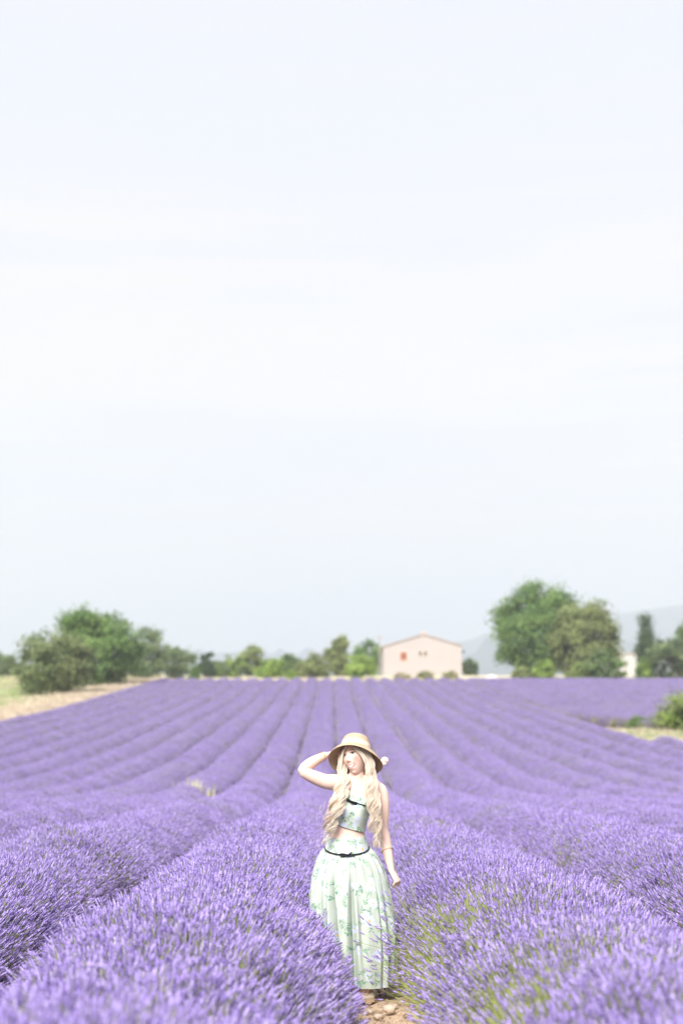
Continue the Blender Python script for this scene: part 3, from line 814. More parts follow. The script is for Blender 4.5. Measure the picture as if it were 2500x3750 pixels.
MINT = (0.50, 0.565, 0.505)
def solid_sheet(name, V, nu, nv, wrap, thick, mats, tint=None, parent=None, inward=None):
    """sheet with thickness: outer grid + inner grid, rims closed"""
    V = np.asarray(V, float).reshape(nu, nv, 3)
    du = np.roll(V, -1, 0) - np.roll(V, 1, 0)
    if not wrap: du[0] = V[1] - V[0]; du[-1] = V[-1] - V[-2]
    dv = np.gradient(V, axis=1)
    nn = np.cross(du, dv); nn /= np.linalg.norm(nn, axis=-1, keepdims=True) + 1e-12
    W = V - nn * thick
    Q1 = grid_faces(nu, nv, wrap); n = nu * nv
    Q2 = Q1[:, ::-1] + n
    rims = []
    I = np.arange(nu if wrap else nu - 1); I2 = (I + 1) % nu
    rims.append(np.stack([I2*nv, I*nv, I*nv + n, I2*nv + n], -1))
    rims.append(np.stack([I*nv+nv-1, I2*nv+nv-1, I2*nv+nv-1+n, I*nv+nv-1+n], -1))
    if not wrap:
        J = np.arange(nv - 1)
        rims.append(np.stack([J, J+1, J+1+n, J+n], -1))
        b = (nu-1)*nv; rims.append(np.stack([b+J+1, b+J, b+J+n, b+J+1+n], -1))
    me = mesh_np(name, np.vstack([V.reshape(-1, 3), W.reshape(-1, 3)]), np.concatenate([Q1, Q2] + rims), mats, True)
    if tint is not None: set_color(me, 'tint', np.vstack([tint, tint]))
    return obj(name, me, parent)

# skirt -----------------------------------------------------------
SKX = lambda z: np.interp(z, [0.06, 0.3, 0.46, 0.69, 0.95, 1.0], [-.004, -.006, -.012, -.03, -.048, -.054])
def cord_z(phi): return 0.982 - 0.046 * np.clip(-np.sin(phi), 0, 1)
def build_skirt():
    nu, nv = 620, 270
    ph = np.linspace(0, 2 * math.pi, nu, endpoint=False); t = np.linspace(0, 1, nv)
    PH, T = np.meshgrid(ph, t, indexing='ij')
    hem = 0.090 + 0.010 * np.sin(PH * 3 + 1) + 0.016 * np.clip(np.cos(PH), 0, 1)
    top = cord_z(PH)
    Z = top + (hem - top) * T
    drop = top - Z
    Wd = np.interp(drop, [0, .012, .03, .07, .12, .2, .3, .42, .55, .7, .92], [.152, .161, .180, .205, .228, .256, .274, .280, .284, .286, .290])
    Dp = np.interp(drop, [0, .012, .03, .07, .12, .2, .3, .42, .55, .7, .92], [.106, .120, .140, .158, .170, .184, .200, .216, .226, .234, .240])
    for _ in range(3):
        Wd[:, 1:-1] = (Wd[:, :-2] + Wd[:, 1:-1] * 2 + Wd[:, 2:]) / 4; Dp[:, 1:-1] = (Dp[:, :-2] + Dp[:, 1:-1] * 2 + Dp[:, 2:]) / 4
    rs = np.random.default_rng(31)
    k = np.ones_like(PH)
    creases = [201, 222, 240, 251, 272, 284, 312, 331, 349] + list(range(12, 190, 21))
    for q in creases:                                        # deep folds fall from the gathers, each its own width and slant
        sl = rs.normal() * 0.13; st = rs.uniform(0.02, 0.30); dpt = rs.uniform(0.03, 0.11); wd = rs.uniform(0.05, 0.13)
        if q in (240, 272): dpt, wd, st = 0.21, 0.075, 0.03
        c0 = R(q + rs.normal() * 2) + sl * (T - 0.2) + 0.03 * np.sin(T * 5 + q)
        da = np.angle(np.exp(1j * (PH - c0)))
        wv = wd * (0.45 + 0.75 * T)
        k -= dpt * sstep(drop, st * 0.4, st + 0.30) * np.exp(-(da / wv) ** 2) * (1 + 0.5 * np.tanh(da / wv * 1.5))
        k += 0.35 * dpt * sstep(drop, st, st + 0.35) * np.exp(-((np.abs(da) - 1.9 * wv) / (0.9 * wv)) ** 2)
    gath = np.cos(PH * 46 + 3 * np.sin(PH * 7)) * 0.022 * np.exp(-(drop / 0.07)) * sstep(drop, 0.0, 0.012)
    k += gath + 0.02 * np.cos(PH * 23 + 1.7) * np.exp(-((drop - 0.08) / 0.09) ** 2)
    X = SKX(Z) + Wd * k * np.cos(PH); Y = 0.012 + Dp * k * np.sin(PH)
    V = np.stack([X, Y, Z], -1)
    U = np.stack([np.arctan2(np.sin(PH), np.cos(PH)) * 0.30, Z], -1).reshape(-1, 2)
    # keep the print seam at the back
    U[:, 0] = (np.mod(PH.reshape(-1) - math.pi / 2, 2 * math.pi)) * 0.27
    C = paint_print(U, MINT, 5, ((0, 1.70), (0.07, 0.98)))
    me = mesh_np('skirt', V[:, ::-1].reshape(-1, 3), grid_faces(nu, nv, True), [M['cloth']], True)
    set_color(me, 'tint', C.reshape(nu, nv, 3)[:, ::-1].reshape(-1, 3))
    s = obj('skirt', me, person)
    return s
skirt = build_skirt()

def band(name, zb, zt, off, nv, thick, tint_seed, parent, phr=None, nu=240, hang=0.046):
    """a piece of clothing hugging the torso between two edges"""
    wrap = phr is None
    ph = np.linspace(0, 2 * math.pi, nu, endpoint=False) if wrap else np.linspace(phr[0], phr[1], nu)
    t = np.linspace(0, 1, nv)
    PH, T = np.meshgrid(ph, t, indexing='ij')
    Zb, Zt = zb(PH), zt(PH)
    Z = Zb + (Zt - Zb) * T
    x, y = torso(PH, Z, off, hang)
    V = np.stack([x, y, Z], -1)
    C = None
    if tint_seed is not None:
        U = np.stack([PH * 0.13, Z], -1).reshape(-1, 2)
        C = paint_print(U, np.array(MINT) * 1.18, tint_seed, ((0, 0.82), (float(Z.min()), float(Z.max()))), 1.15)
    return V, C, nu, nv, wrap

wb_top = lambda p: 1.062 - 0.022 * np.clip(-np.sin(p), 0, 1) + 0.004 * np.cos(p)
V, C, nu, nv, wr = band('waistband', lambda p: cord_z(p) - 0.004, wb_top, 0.008, 30, 0.002, 9, skirt)
solid_sheet('waistband', V.reshape(-1, 3), nu, nv, wr, 0.002, [M['cloth']], C, skirt)

def cord_tube(name, zf, off, rad, parent, phr=(0, 2 * math.pi), n=120, flat=None, mat_='ribbon'):
    ph = np.linspace(*phr, n); z = zf(ph); x, y = torso(ph, z, off)
    mb = MB(); mb.tube(np.stack([x, y, z], -1), rad if flat is None else np.tile(np.array(flat), (n, 1)), 8, cap=True)
    return obj(name, mb.mesh(name, [M[mat_]], True), parent)
cord_tube('waist_cord', cord_z, 0.010, 0.0046, skirt)
mb = MB()
ph0 = -math.pi / 2 + 0.02; z0 = float(cord_z(np.array(ph0))); x0, y0 = [float(v) for v in torso(np.array(ph0), np.array(z0), 0.016)]
for pts in ([(-.052, .003, .004), (-.035, -.004, .007), (0, -.004, 0), (-.03, -.004, -.006), (-.05, 0, -.004)], [(0, -.004, 0), (.016, -.006, .008), (.030, -.004, .019)], [(-.006, -.004, 0), (.02, -.004, -.004), (.045, 0, .002)]):
    q = catmull(np.array(pts) + (x0, y0, z0), 14); mb.tube(q, 0.0050, 8)
obj('cord_bow', mb.mesh('cord_bow', [M['ribbon']], True), skirt)

# crop top ---------------------------------------------------------
slope = lambda p, z0: z0 - 0.36 * (_ci(z0, _tcx) * 0 + 0.125 * np.cos(p)) * 1.0
top_b = lambda p: 1.118 - 0.036 * np.cos(p) + 0.010 * np.sin(p)
top_t = lambda p: 1.322 - 0.040 * np.cos(p) - 0.006 * np.sin(2 * p + 0.6) + 0.004 * np.sin(p * 26)
V, C, nu, nv, wr = band('crop_top', top_b, top_t, 0.007, 70, 0.002, 21, person, hang=0.115)
V = V.reshape(nu, nv, 3)
fold = 0.0022 * snoise(np.stack([V[..., 0] * 8, V[..., 2] * 40 + V[..., 0] * 22], -1), 3, f=1.0)
V[..., 1] -= fold * (V[..., 1] < 0)
crop = solid_sheet('crop_top', V.reshape(-1, 3), nu, nv, wr, 0.002, [M['cloth']], C, person)
rib = lambda p: 1.280 - 0.040 * np.cos(p) - 0.004 * np.sin(2 * p + 0.6)
cord_tube('chest_ribbon', rib, 0.011, 0.005, crop, flat=(0.0072, 0.0028))
mb = MB()
ph0 = -math.pi / 2 - 0.06; z0 = float(rib(np.array(ph0))); x0, y0 = [float(v) for v in torso(np.array(ph0), np.array(z0), 0.018)]
ax = np.array([0.90, 0.0, -0.36]); up_ = np.array([0.3, 0, 0.9])
for sg, w_ in ((-1, .062), (1, .040)):
    q = np.array([(x0, y0, z0)] + [np.array((x0, y0, z0)) + ax * sg * w_ * u + np.array([0, 0.012 * (u - .4), 0]) for u in (.35, .7, 1.0)])
    mb.tube(catmull(q, 10), np.stack([np.interp(np.linspace(0, 1, 10), [0, .5, 1], [.006, .011, .0125]), np.full(10, .004)], -1), 10, ref=(0, -1, 0))
mb.tube([np.array((x0, y0 - .003, z0)) - up_ * .009, np.array((x0, y0 - .003, z0)) + up_ * .009], [.009, .009], 10)
obj('bow', mb.mesh('bow', [M['ribbon']], True), crop)

# hat --------------------------------------------------------------
def build_hat():
    back = -(hF - np.array([0, 0, hF[2]])); back /= np.linalg.norm(back)
    axis = np.array([0.07, 0.50, 0.86]); axis /= np.linalg.norm(axis)
    f = -back - axis * (-(back @ axis)); f /= np.linalg.norm(f)
    s = np.cross(f, axis)
    O = HC + axis * 0.052 + np.array([-0.004, 0.004, 0.0])
    prof = catmull([(0.002, .108), (.035, .107), (.062, .101), (.082, .086), (.091, .062), (.0955, .030), (.098, .004), (.103, -.005), (.118, -.015), (.140, -.034), (.164, -.062), (.186, -.094)], 92)
    nu, nv = 128, len(prof)
    ph = np.linspace(0, 2 * math.pi, nu, endpoint=False)
    PH, T = np.meshgrid(ph, np.arange(nv), indexing='ij')
    rr = prof[T, 0]; zz = prof[T, 1]
    brim = np.clip((rr - 0.10) / 0.085, 0, 1)
    cf = np.cos(PH)                                                    # 1 = front of the face
    zz = zz + brim * (0.042 * np.clip(cf, 0, 1) - 0.004 * np.sin(PH * 3 + 0.5)) - brim * 0.012 * np.clip(-cf, 0, 1)
    rr = rr * (1 + brim * 0.04 * np.sin(PH * 2 + 0.4) - brim * 0.10 * np.clip(cf, 0, 1))
    rr = rr + np.where(T % 2 == 0, 0.0005, -0.0005)
    egg = 1 + 0.06 * np.abs(cf) * (1 - brim)
    V = O + (rr * cf * egg)[..., None] * f + (rr * np.sin(PH))[..., None] * s + zz[..., None] * axis
    a = np.array([0.65, 0.505, 0.365]); b = np.array([0.51, 0.375, 0.25])
    C = np.where((T % 2 == 0)[..., None], a, b) * (1 + 0.10 * snoise(np.stack([PH * 6, T * 0.9], -1), 8, f=2))[..., None]
    hat = solid_sheet('sun_hat', V[:, ::-1].reshape(-1, 3), nu, nv, True, 0.0028, [M['straw']], C[:, ::-1].reshape(-1, 3), person)
    # ribbon round the crown
    pb = catmull([(.1005, .0015), (.0990, .016), (.0975, .030), (.0948, .046)], 8)
    PH, T = np.meshgrid(ph, np.arange(8), indexing='ij')
    rr = pb[T, 0] + 0.002 + 0.0012 * np.sin(PH * 5 + T); zz = pb[T, 1] + 0.004 * np.sin(PH * 2 + 1)
    V = O + (rr * np.cos(PH) * (1 + 0.06 * np.abs(np.cos(PH))))[..., None] * f + (rr * np.sin(PH))[..., None] * s + zz[..., None] * axis
    solid_sheet('hat_ribbon', V.reshape(-1, 3), nu, 8, True, 0.0018, [M['hatband']], None, hat)
    # bow behind, to the right of the crown
    mb = MB()
    c = wp(1391, 2797, 0.085)
    for pts, ws in (([(0, 0, 0), (.014, .006, .014), (.030, .010, .026), (.044, .010, .024), (.050, .008, .012)], [.004, .015, .022, .019, .007]),
                    ([(0, 0, 0), (.016, .004, .002), (.032, .006, .004), (.042, .006, -.002)], [.004, .012, .015, .006]),
                    ([(0, 0, 0), (-.016, .010, .008), (-.03, .016, .012)], [.004, .013, .008]),
                    ([(0, 0, 0), (.004, 0, -.014), (.010, .002, -.030)], [.005, .010, .012]), ([(0, 0, 0), (-.006, -.002, -.012), (-.010, 0, -.024)], [.005, .009, .010])):
        q = catmull(np.array(pts) + c, 14); ws = catmull(np.array(ws)[:, None], 14)[:, 0]
        mb.tube(q, np.stack([ws, ws * .28 + .001], -1), 12, ref=(0.25, -0.9, 0.35))
    mb.tube([c + (0, -.006, -.010), c + (0, -.006, .010)], .009, 8)
    obj('hat_bow', mb.mesh('hat_bow', [M['hatband']], True), hat)
    return hat
hat = build_hat()

# hair -------------------------------------------------------------
def build_hair():
    r = np.random.default_rng(12)
    mb = MB(); tints = []
    blonde = [np.array(c) for c in ((0.93, 0.825, 0.70), (0.95, 0.885, 0.80), (0.86, 0.735, 0.60), (0.68, 0.535, 0.40), (0.93, 0.80, 0.72))]
    def lock(path, w0, amp, lam, phase, n=46, tip=0.12, off=None, c=None):
        p = catmull(path, n)
        s = np.concatenate([[0], np.cumsum(np.linalg.norm(np.diff(p, axis=0), axis=1))]); tot = s[-1]; u = s / tot
        A = amp * sstep(u, 0.12, 0.65)
        p = p + np.stack([A * np.sin(s / lam * 6.283 + phase), 0.7 * A * np.cos(s / lam * 6.283 + phase), 0 * s], -1)
        if off is not None: p = p + off[None] * np.interp(u, [0, .15, .7, 1], [.7, 1, .9, .25])[:, None]
        wd = w0 * np.interp(u, [0, .08, .6, .9, 1], [.6, 1, .95, .55, tip])
        V, Q, T = tube_geo(p, np.stack([wd, wd * 0.55], -1), 6, ref=(0.1, -1, 0.1))
        V = V + r.normal(size=V.shape) * 0.0003
        mb.add(V, Q, T)
        if c is None: c = blonde[r.choice(5, p=[.32, .28, .2, .08, .12])]
        c = c * r.uniform(0.85, 1.1)
        shade = np.interp(u, [0, .15, .4, 1], [.78, .9, 1, 1.04])
        cc = np.repeat(shade[:, None] * c[None], 6, 0)
        tints.append(np.vstack([cc, cc[0], cc[-1]]))
    left = [(2728, 1264, 1275, -.012), (2770, 1246, 1259, -.022), (2810, 1242, 1260, -.04), (2850, 1246, 1268, -.075), (2890, 1232, 1266, -.115), (2930, 1218, 1258, -.150), (2970, 1204, 1248, -.165), (3010, 1190, 1232, -.155), (3050, 1177, 1214, -.140), (3090, 1168, 1200, -.135)]
    right = [(2728, 1302, 1336, -.050), (2760, 1328, 1352, -.068), (2800, 1342, 1364, -.078), (2850, 1344, 1374, -.085), (2900, 1346, 1380, -.115), (2950, 1354, 1386, -.140), (3000, 1356, 1390, -.140), (3050, 1358, 1390, -.130), (3105, 1366, 1386, -.125)]
    for rows, nclump in ((left, 19), (right, 20)):
        for ci in range(nclump):                               # curls: a bundle of thin strands sharing one wave
            u0 = (ci + r.uniform(.1, .9)) / nclump; dep = r.uniform(0, 1); phase = r.random() * 6.28; lam = r.uniform(.105, .145); amp = r.uniform(.011, .021)
            endf = r.uniform(0.70, 1.0); drift = r.normal() * 0.12
            m = max(5, int(round(len(rows) * endf)))
            path = []
            for i, (py, xl, xr, yd) in enumerate(rows[:m]):
                f_ = i / (len(rows) - 1)
                u = np.clip(u0 + drift * f_ + r.normal() * 0.05, -.08, 1.08)
                path.append(wp(xl + (xr - xl) * u, py + r.normal() * 3, yd + 0.045 * dep * (0.4 + f_ * .4)))
            cl = blonde[r.choice(5, p=[.32, .28, .2, .08, .12])]
            for k in range(15):
                a = r.random() * 6.28; q = math.sqrt(r.random()) * .0105
                lock([p_ + r.normal(size=3) * .0012 for p_ in path], r.uniform(.0011, .0024), amp * r.uniform(.85, 1.15), lam * r.uniform(.96, 1.04), phase + r.normal() * .36, n=40,
                     off=np.array([math.cos(a) * q * 1.3, math.sin(a) * q * .7, 0]), c=cl * r.uniform(.92, 1.08))
    # strands framing the face from the parting
    for k in range(34):
        q = r.normal() * 2.5; k = k * .5
        lock([wp(1283 + k * .8 + q, 2733, -.075), wp(1305 + k + q, 2752, -.088), wp(1328 + k * .9 + q, 2780, -.088), wp(1338 + k + q, 2815, -.085), wp(1339 + k * 1.4, 2860, -.095), wp(1347 + k * 1.6, 2905, -.125)], r.uniform(.0013, .0024), .004, .09, r.random() * 6)
    for k in range(16):
        k = k * .5
        lock([wp(1264 + k * .7, 2733, -.07), wp(1252 + k * .6, 2758, -.060), wp(1246 + k * .8, 2790, -.055), wp(1243 + k, 2825, -.060), wp(1244 + 2 * k, 2865, -.09)], r.uniform(.0013, .0022), .003, .09, r.random() * 6)
    # back of the head and nape
    for k in range(70):
        a = R(r.uniform(-20, 200)); rr_ = r.uniform(.82, 1.02)
        base = HC + np.array([math.cos(a) * .076 * rr_, .012 + math.sin(a) * .09 * rr_, .05])
        dx = math.cos(a) * .03
        path = [base, base + (dx * .3, .006, -.06), base + (dx * .6, .004, -.13), base + (dx, .0, -.20), base + (dx * 1.1, .0, -.20 - r.uniform(.08, .2))]
        if abs(base[0] - HC[0]) > 0 and base[1] < HC[1] - .02: continue
        lock(path, r.uniform(.006, .010), .006, .11, r.random() * 6, n=26)
    # fine flyaways
    for k in range(16):
        if r.random() < .55: xs, ys_, sd_ = r.uniform(1168, 1205), r.uniform(2960, 3070), -1
        else: xs, ys_, sd_ = r.uniform(1372, 1396), r.uniform(2980, 3085), 1
        st = wp(xs, ys_, -.14); ln = r.uniform(.03, .075)
        path = [st + (-sd_ * .012, .01, .05), st + (0, 0, .02), st, st + (sd_ * ln * .35, -.01, -ln * .6), st + (sd_ * ln * r.uniform(.1, .9), -.01, -ln * r.uniform(.9, 1.4))]
        lock(path, .0007, .003, .07, r.random() * 6, n=18, tip=.3)
    me = mb.mesh('hair', [M['hair']], True)
    set_color(me, 'tint', np.clip(np.concatenate(tints), 0, 1))
    return obj('hair', me, person)
build_hair()

# jewellery, shoes -------------------------------------------------
def ring_tube(c, nrm, rx, ry, rad, n=40, up=(0, 0, 1)):
    nrm = np.asarray(nrm, float); nrm /= np.linalg.norm(nrm)
    e1 = np.cross(nrm, up); e1 /= np.linalg.norm(e1); e2 = np.cross(nrm, e1)
    t = np.linspace(0, 2 * math.pi, n)
    return np.asarray(c) + np.cos(t)[:, None] * e1 * rx + np.sin(t)[:, None] * e2 * ry
mb = MB()
mb.tube(ring_tube((.2185, .002, .958), (.36, -.55, -1.0), .0385, .0385, 0), np.tile([.0062, .0028], (40, 1)), 8, ref=(.2, -.2, -1)); obj('bangle', mb.mesh('bangle', [M['bangle']], True), person)
mb = MB()
rg = ring_tube((-.222, .063, 1.583), (.70, .60, .38), .0335, .0335, 0, 60)
mb.tube(rg, 0.0022 * (1 + 0.45 * np.sin(np.arange(60) * 2.0)), 6); obj('bracelet', mb.mesh('bracelet', [M['gold']], True), person)
mb = MB()
xs = np.linspace(-.034, .050, 22); uu = (xs - .008) / .042
zc = 1.352 + .095 * np.abs(uu) ** 1.7
pts = np.stack([xs, -0.072 - 0.02 * (1 - uu ** 2) + 0.032 * np.abs(uu) ** 2, zc], -1)
mb.tube(pts, .0009, 5); mb.tube([(.000, -.0935, 1.354), (.020, -.0935, 1.349)], .0021, 6)
obj('necklace', mb.mesh('necklace', [M['gold']], True), person)

def shoe(ax, ay, yaw, label=None):
    c, s_ = math.cos(yaw), math.sin(yaw)
    def w(p):
        p = np.asarray(p, float); return np.stack([ax + p[:, 0] * c - p[:, 1] * s_, ay + p[:, 0] * s_ + p[:, 1] * c, p[:, 2]], -1)
    # x: from heel (-.06) to toe (.18)
    xs = np.array([-.066, -.058, -.04, 0, .05, .10, .14, .165, .178])
    hw = np.array([.012, .026, .032, .031, .034, .041, .040, .028, .010])
    ht = np.array([.050, .066, .072, .062, .052, .046, .040, .030, .022])
    ph = np.linspace(0, 2 * math.pi, 20, endpoint=False)
    V = np.array([[(x, h * math.cos(p), max(0.018, 0.018 + (t - .018) * max(0, math.sin(p)) ** .7)) for p in ph] for x, h, t in zip(xs, hw, ht)])
    V = w(V.reshape(-1, 3)); n = len(xs)
    I, J = np.meshgrid(np.arange(n-1), np.arange(20), indexing='ij'); J2 = (J+1) % 20
    Q = np.stack([I*20+J, (I+1)*20+J, (I+1)*20+J2, I*20+J2], -1).reshape(-1, 4)
    mb = MB(); mb.add(V, Q)
    mb.add(V[:20], None, [(0, j, j+1) for j in range(1, 19)]); mb.add(V[-20:], None, [(0, j+1, j) for j in range(1, 19)])
    so = obj('shoe', mb.mesh('shoe', [M['shoe']], True), person)
    S = []
    for z in (0.001, 0.020):
        S.append([(x, h * math.cos(p) * 1.0 + 0, z) for x, h in zip(xs * 1.03, hw + .004) for p in (0, math.pi)])
    out = [(x, h + .004) for x, h in zip(xs * 1.03, hw)]; loop = [(x, h) for x, h in out] + [(x, -h) for x, h in out[::-1]]
    m = len(loop)
    V = np.array([(x, y, .001) for x, y in loop] + [(x, y, .021) for x, y in loop]); Q = [(i, (i+1) % m, (i+1) % m + m, i + m) for i in range(m)]
    k = len(out); Qt = []
    for i in range(k - 1): Qt += [(i + m, i + 1 + m, m - 2 - i + m, m - 1 - i + m), (i, m - 1 - i, m - 2 - i, i + 1)]
    mb = MB(); mb.add(w(V), [q[::-1] for q in Q] + [q[::-1] for q in Qt]); obj('sole', mb.mesh('sole', [M['sole']]), so)
    mb = MB()
    for zc_, tl in ((.095, .25), (.088, -.3)):
        q = ring_tube((0, 0, zc_), (0, tl, 1), .040, .040, 0, 30, up=(1, 0, 0)); q[:, 0] *= 1.0
        mb.tube(w(q), np.tile([.005, .002], (30, 1)), 6)
    obj('ankle_strap', mb.mesh('ankle_strap', [M['shoe']], True), so)
shoe(.062, -.150, R(198))
shoe(-.085, .075, R(228))

# ------------------------------------------------------------------ trees, shrubs, house
def leaf_cloud(lobes, nclump, per, leaf, seed, cols, csig=0.35, flat=0.0):
    """leaf-sized faces gathered in clumps through the lobes of a crown; returns V, Q, tint"""
    r = np.random.default_rng(seed)
    lobes = np.array(lobes, float)
    wgt = (lobes[:, 3] * lobes[:, 5]) ** 1.0; wgt /= wgt.sum()
    li = r.choice(len(lobes), nclump, p=wgt)
    d = r.normal(size=(nclump, 3)); d /= np.linalg.norm(d, axis=1, keepdims=True)
    rad = np.where(r.random(nclump) < 0.7, r.uniform(0.82, 1.04, nclump), r.uniform(0.3, 0.85, nclump))
    cc = lobes[li, :3] + d * lobes[li, 3:] * rad[:, None]
    mean = lobes[:, :3].mean(0)
    size = lobes[:, 3:].mean()
    k = np.repeat(np.arange(nclump), per); n = len(k)
    g = r.normal(size=(n, 3)) * csig * (0.7 + 0.6 * r.random((nclump, 1)))[k]
    g[:, 2] *= 0.75
    c = cc[k] + g
    c[:, 2] = np.maximum(c[:, 2], 0.05)
    nrm = d[k] * 1.1 + r.normal(size=(n, 3)) * 0.6 + np.array([0, 0, 0.35]); nrm /= np.linalg.norm(nrm, axis=1, keepdims=True)
    t = np.cross(nrm, r.normal(size=(n, 3))); t /= np.linalg.norm(t, axis=1, keepdims=True) + 1e-9
    b = np.cross(nrm, t)
    s = leaf * r.uniform(0.6, 1.3, n)[:, None]
    V = np.stack([c - t * s, c - b * s * 0.5 + nrm * s * 0.12, c + t * s, c + b * s * 0.5 + nrm * s * 0.12], 1).reshape(-1, 3)
    Q = np.arange(4 * n).reshape(-1, 4)
    cols = np.array(cols, float)
    cl = cols[r.integers(0, len(cols), nclump)] * r.uniform(1.35, 1.85, (nclump, 1))
    C = cl[k] * r.uniform(0.82, 1.18, (n, 1))
    return V, Q, np.repeat(C, 4, 0)

OAK = [(0.115, 0.185, 0.055), (0.135, 0.205, 0.062), (0.095, 0.155, 0.055)]
OLIVE = [(0.170, 0.205, 0.085), (0.150, 0.180, 0.075), (0.185, 0.215, 0.088)]
LIME = [(0.21, 0.29, 0.072), (0.18, 0.255, 0.070)]
GREY = [(0.135, 0.18, 0.088), (0.115, 0.16, 0.080), (0.15, 0.19, 0.088)]
DARK = [(0.055, 0.085, 0.045), (0.07, 0.10, 0.05)]

def tree(name, label, cat, x0, x1, ytop, Y, cols, seed, xb=None, lobes='round', trunk=True, leaf=0.20, dens=1.0, group=None, base=None, skirt_h=0.12, depth=None):
    """plant filling photo columns x0..x1 with its top at row ytop, standing at depth Y"""
    r = np.random.default_rng(seed)
    W = (x1 - x0) * Y / F; xc = P((x0 + x1) / 2, ytop, Y).x; zt = P(x0, ytop, Y).z
    zb = float(zg(Y)); H = zt - zb
    bx = P(xb if xb else (x0 + x1) / 2, ytop, Y).x
    root = empty(name, (bx, Y, zb)); tag(root, label, cat, group)
    ox = xc - bx; rx = W / 2
    L = []
    if lobes == 'round':
        h0 = H * skirt_h
        L.append((ox, 0, h0 + (H - h0) * .50, rx * .88, rx * .88, (H - h0) * .47))
        for i in range(11):
            a = r.random() * 6.283; v = r.uniform(.14, .86); q = math.sqrt(max(0.05, 1 - (2 * v - 1) ** 2)) * .68
            s = r.uniform(.22, .36)
            L.append((ox + math.cos(a) * rx * q, math.sin(a) * rx * q, h0 + (H - h0) * v * .98, rx * s, rx * s, min(rx * s, H * .3)))
        L = [(x, y, min(z, H - c * 1.0), a, b, c) for x, y, z, a, b, c in L]
    elif lobes == 'low':
        for i in range(9):
            u = r.uniform(-.8, .8); hh = H * (1 - .45 * u * u) * r.uniform(.62, 1.0)
            s = rx * r.uniform(.30, .44)
            L.append((ox + u * rx * .85, r.uniform(-.4, .4) * rx, hh * .5, s, s, hh * .5))
        L.append((ox, 0, H * .5, rx * .55, rx * .5, H * .5))
    elif lobes == 'column':
        for v in np.linspace(.06, .94, 8):
            q = math.sin(min(1, .28 + v * .9) * math.pi) ** .55 if v > .3 else .8
            L.append((ox, 0, H * v, rx * max(.3, q) * .9, rx * max(.3, q) * .9, H * .10))
    elif lobes == 'wispy':
        for i in range(13):
            a = r.random() * 6.283; v = r.uniform(.2, .93); q = (1 - v * .55) * .6
            s = rx * r.uniform(.2, .34)
            L.append((ox + math.cos(a) * rx * q, math.sin(a) * rx * q, H * v, s, s, s * 1.15))
        L.append((ox, 0, H * .45, rx * .5, rx * .5, H * .38))
    area = sum(l[3] * l[5] for l in L)
    nc = int(min(420, max(80, area * 5.0)) * dens); per = 84
    big = max(W, H)
    V, Q, C = leaf_cloud(L, nc, per, leaf * (0.58 + 0.052 * big), seed + 1, cols, csig=0.11 + 0.041 * big)
    me = mesh_np('crown', V, Q, [M['leaf']]); set_color(me, 'tint', np.clip(C, .01, .6))
    obj('crown', me, root)
    if trunk:
        mb = MB(); tr = max(.07, W * .028)
        hz = H * .55
        q = catmull([(0, 0, -.2), (0.02 * W, 0, hz * .35), (ox * .5 - .01 * W, 0.02 * W, hz * .7), (ox * .9, 0, hz)], 12)
        mb.tube(q, np.linspace(tr * 1.3, tr * .5, 12), 10)
        for i in range(6):
            a = i * 1.05 + r.random(); st = q[4 + i]; ln = rx * r.uniform(.45, .7)
            e = st + np.array([math.cos(a) * ln, math.sin(a) * ln, ln * r.uniform(.5, .9)])
            mb.tube(catmull([st, (st + e) / 2 + (0, 0, -.05 * ln), e], 7), np.linspace(tr * .5, tr * .12, 7), 7)
        obj('trunk', mb.mesh('trunk', [M['bark']], True), root)
    return root

TB = 'trees along the far edge of the field'
BB = 'bushes along the far edge of the field'
# left group
tree('oak_tree', 'broad olive-grey oak at the left field edge, nearest of the left trees', 'tree', 62, 352, 2312, 160, [(0.135,0.17,0.078),(0.12,0.155,0.066),(0.15,0.18,0.078)], 1, xb=250, skirt_h=.02, group=TB)
tree('oak_tree', 'tallest left tree with domed green crown behind the grey oak', 'tree', 205, 532, 2240, 183, OAK, 2, xb=425, skirt_h=.02, group=TB)
tree('poplar_tree', 'pale upright tree just right of the tall domed oak', 'tree', 456, 624, 2292, 216, GREY, 3, skirt_h=.02, lobes='round', group=TB)
tree('hedge_tree', 'dark tree cut by the left photo edge behind the grey oak', 'tree', -70, 75, 2388, 226, GREY, 4, skirt_h=.0, group=TB)
tree('oak_tree', 'low rounded grey-green tree right of the pale upright tree', 'tree', 590, 722, 2370, 224, GREY, 5, skirt_h=.0, group=TB)
tree('conifer_tree', 'small dark pointed tree at the right end of the left group', 'tree', 716, 792, 2396, 226, DARK, 6, lobes='wispy', group=TB)
# centre
tree('bush', 'low pale bush first right of the small pointed dark tree', 'bush', 792, 916, 2396, 228, LIME + GREY, 7, lobes='low', group=BB)
tree('almond_tree', 'slim light green tree rising above the central hedge', 'tree', 876, 974, 2362, 236, OLIVE, 8, lobes='round', skirt_h=0, group=TB)
tree('bush', 'yellowish round bush right of the slim light tree', 'bush', 944, 1044, 2408, 226, LIME, 9, lobes='low', group=BB)
tree('bush', 'mid green bush in the middle of the central hedge', 'bush', 1018, 1116, 2388, 230, OAK + GREY, 10, lobes='low', group=BB)
tree('bush', 'olive green bush left of the feathery tall tree', 'bush', 1084, 1202, 2388, 228, OLIVE, 11, lobes='low', group=BB)
tree('almond_tree', 'feathery grey-green tree, tallest of the central hedge', 'tree', 1170, 1296, 2342, 234, OLIVE, 12, lobes='wispy', dens=1.5, group=TB)
tree('bush', 'bright yellow-green round bush nearest left of the farmhouse', 'bush', 1264, 1376, 2402, 222, LIME, 13, lobes='round', skirt_h=0, trunk=False, group=BB)
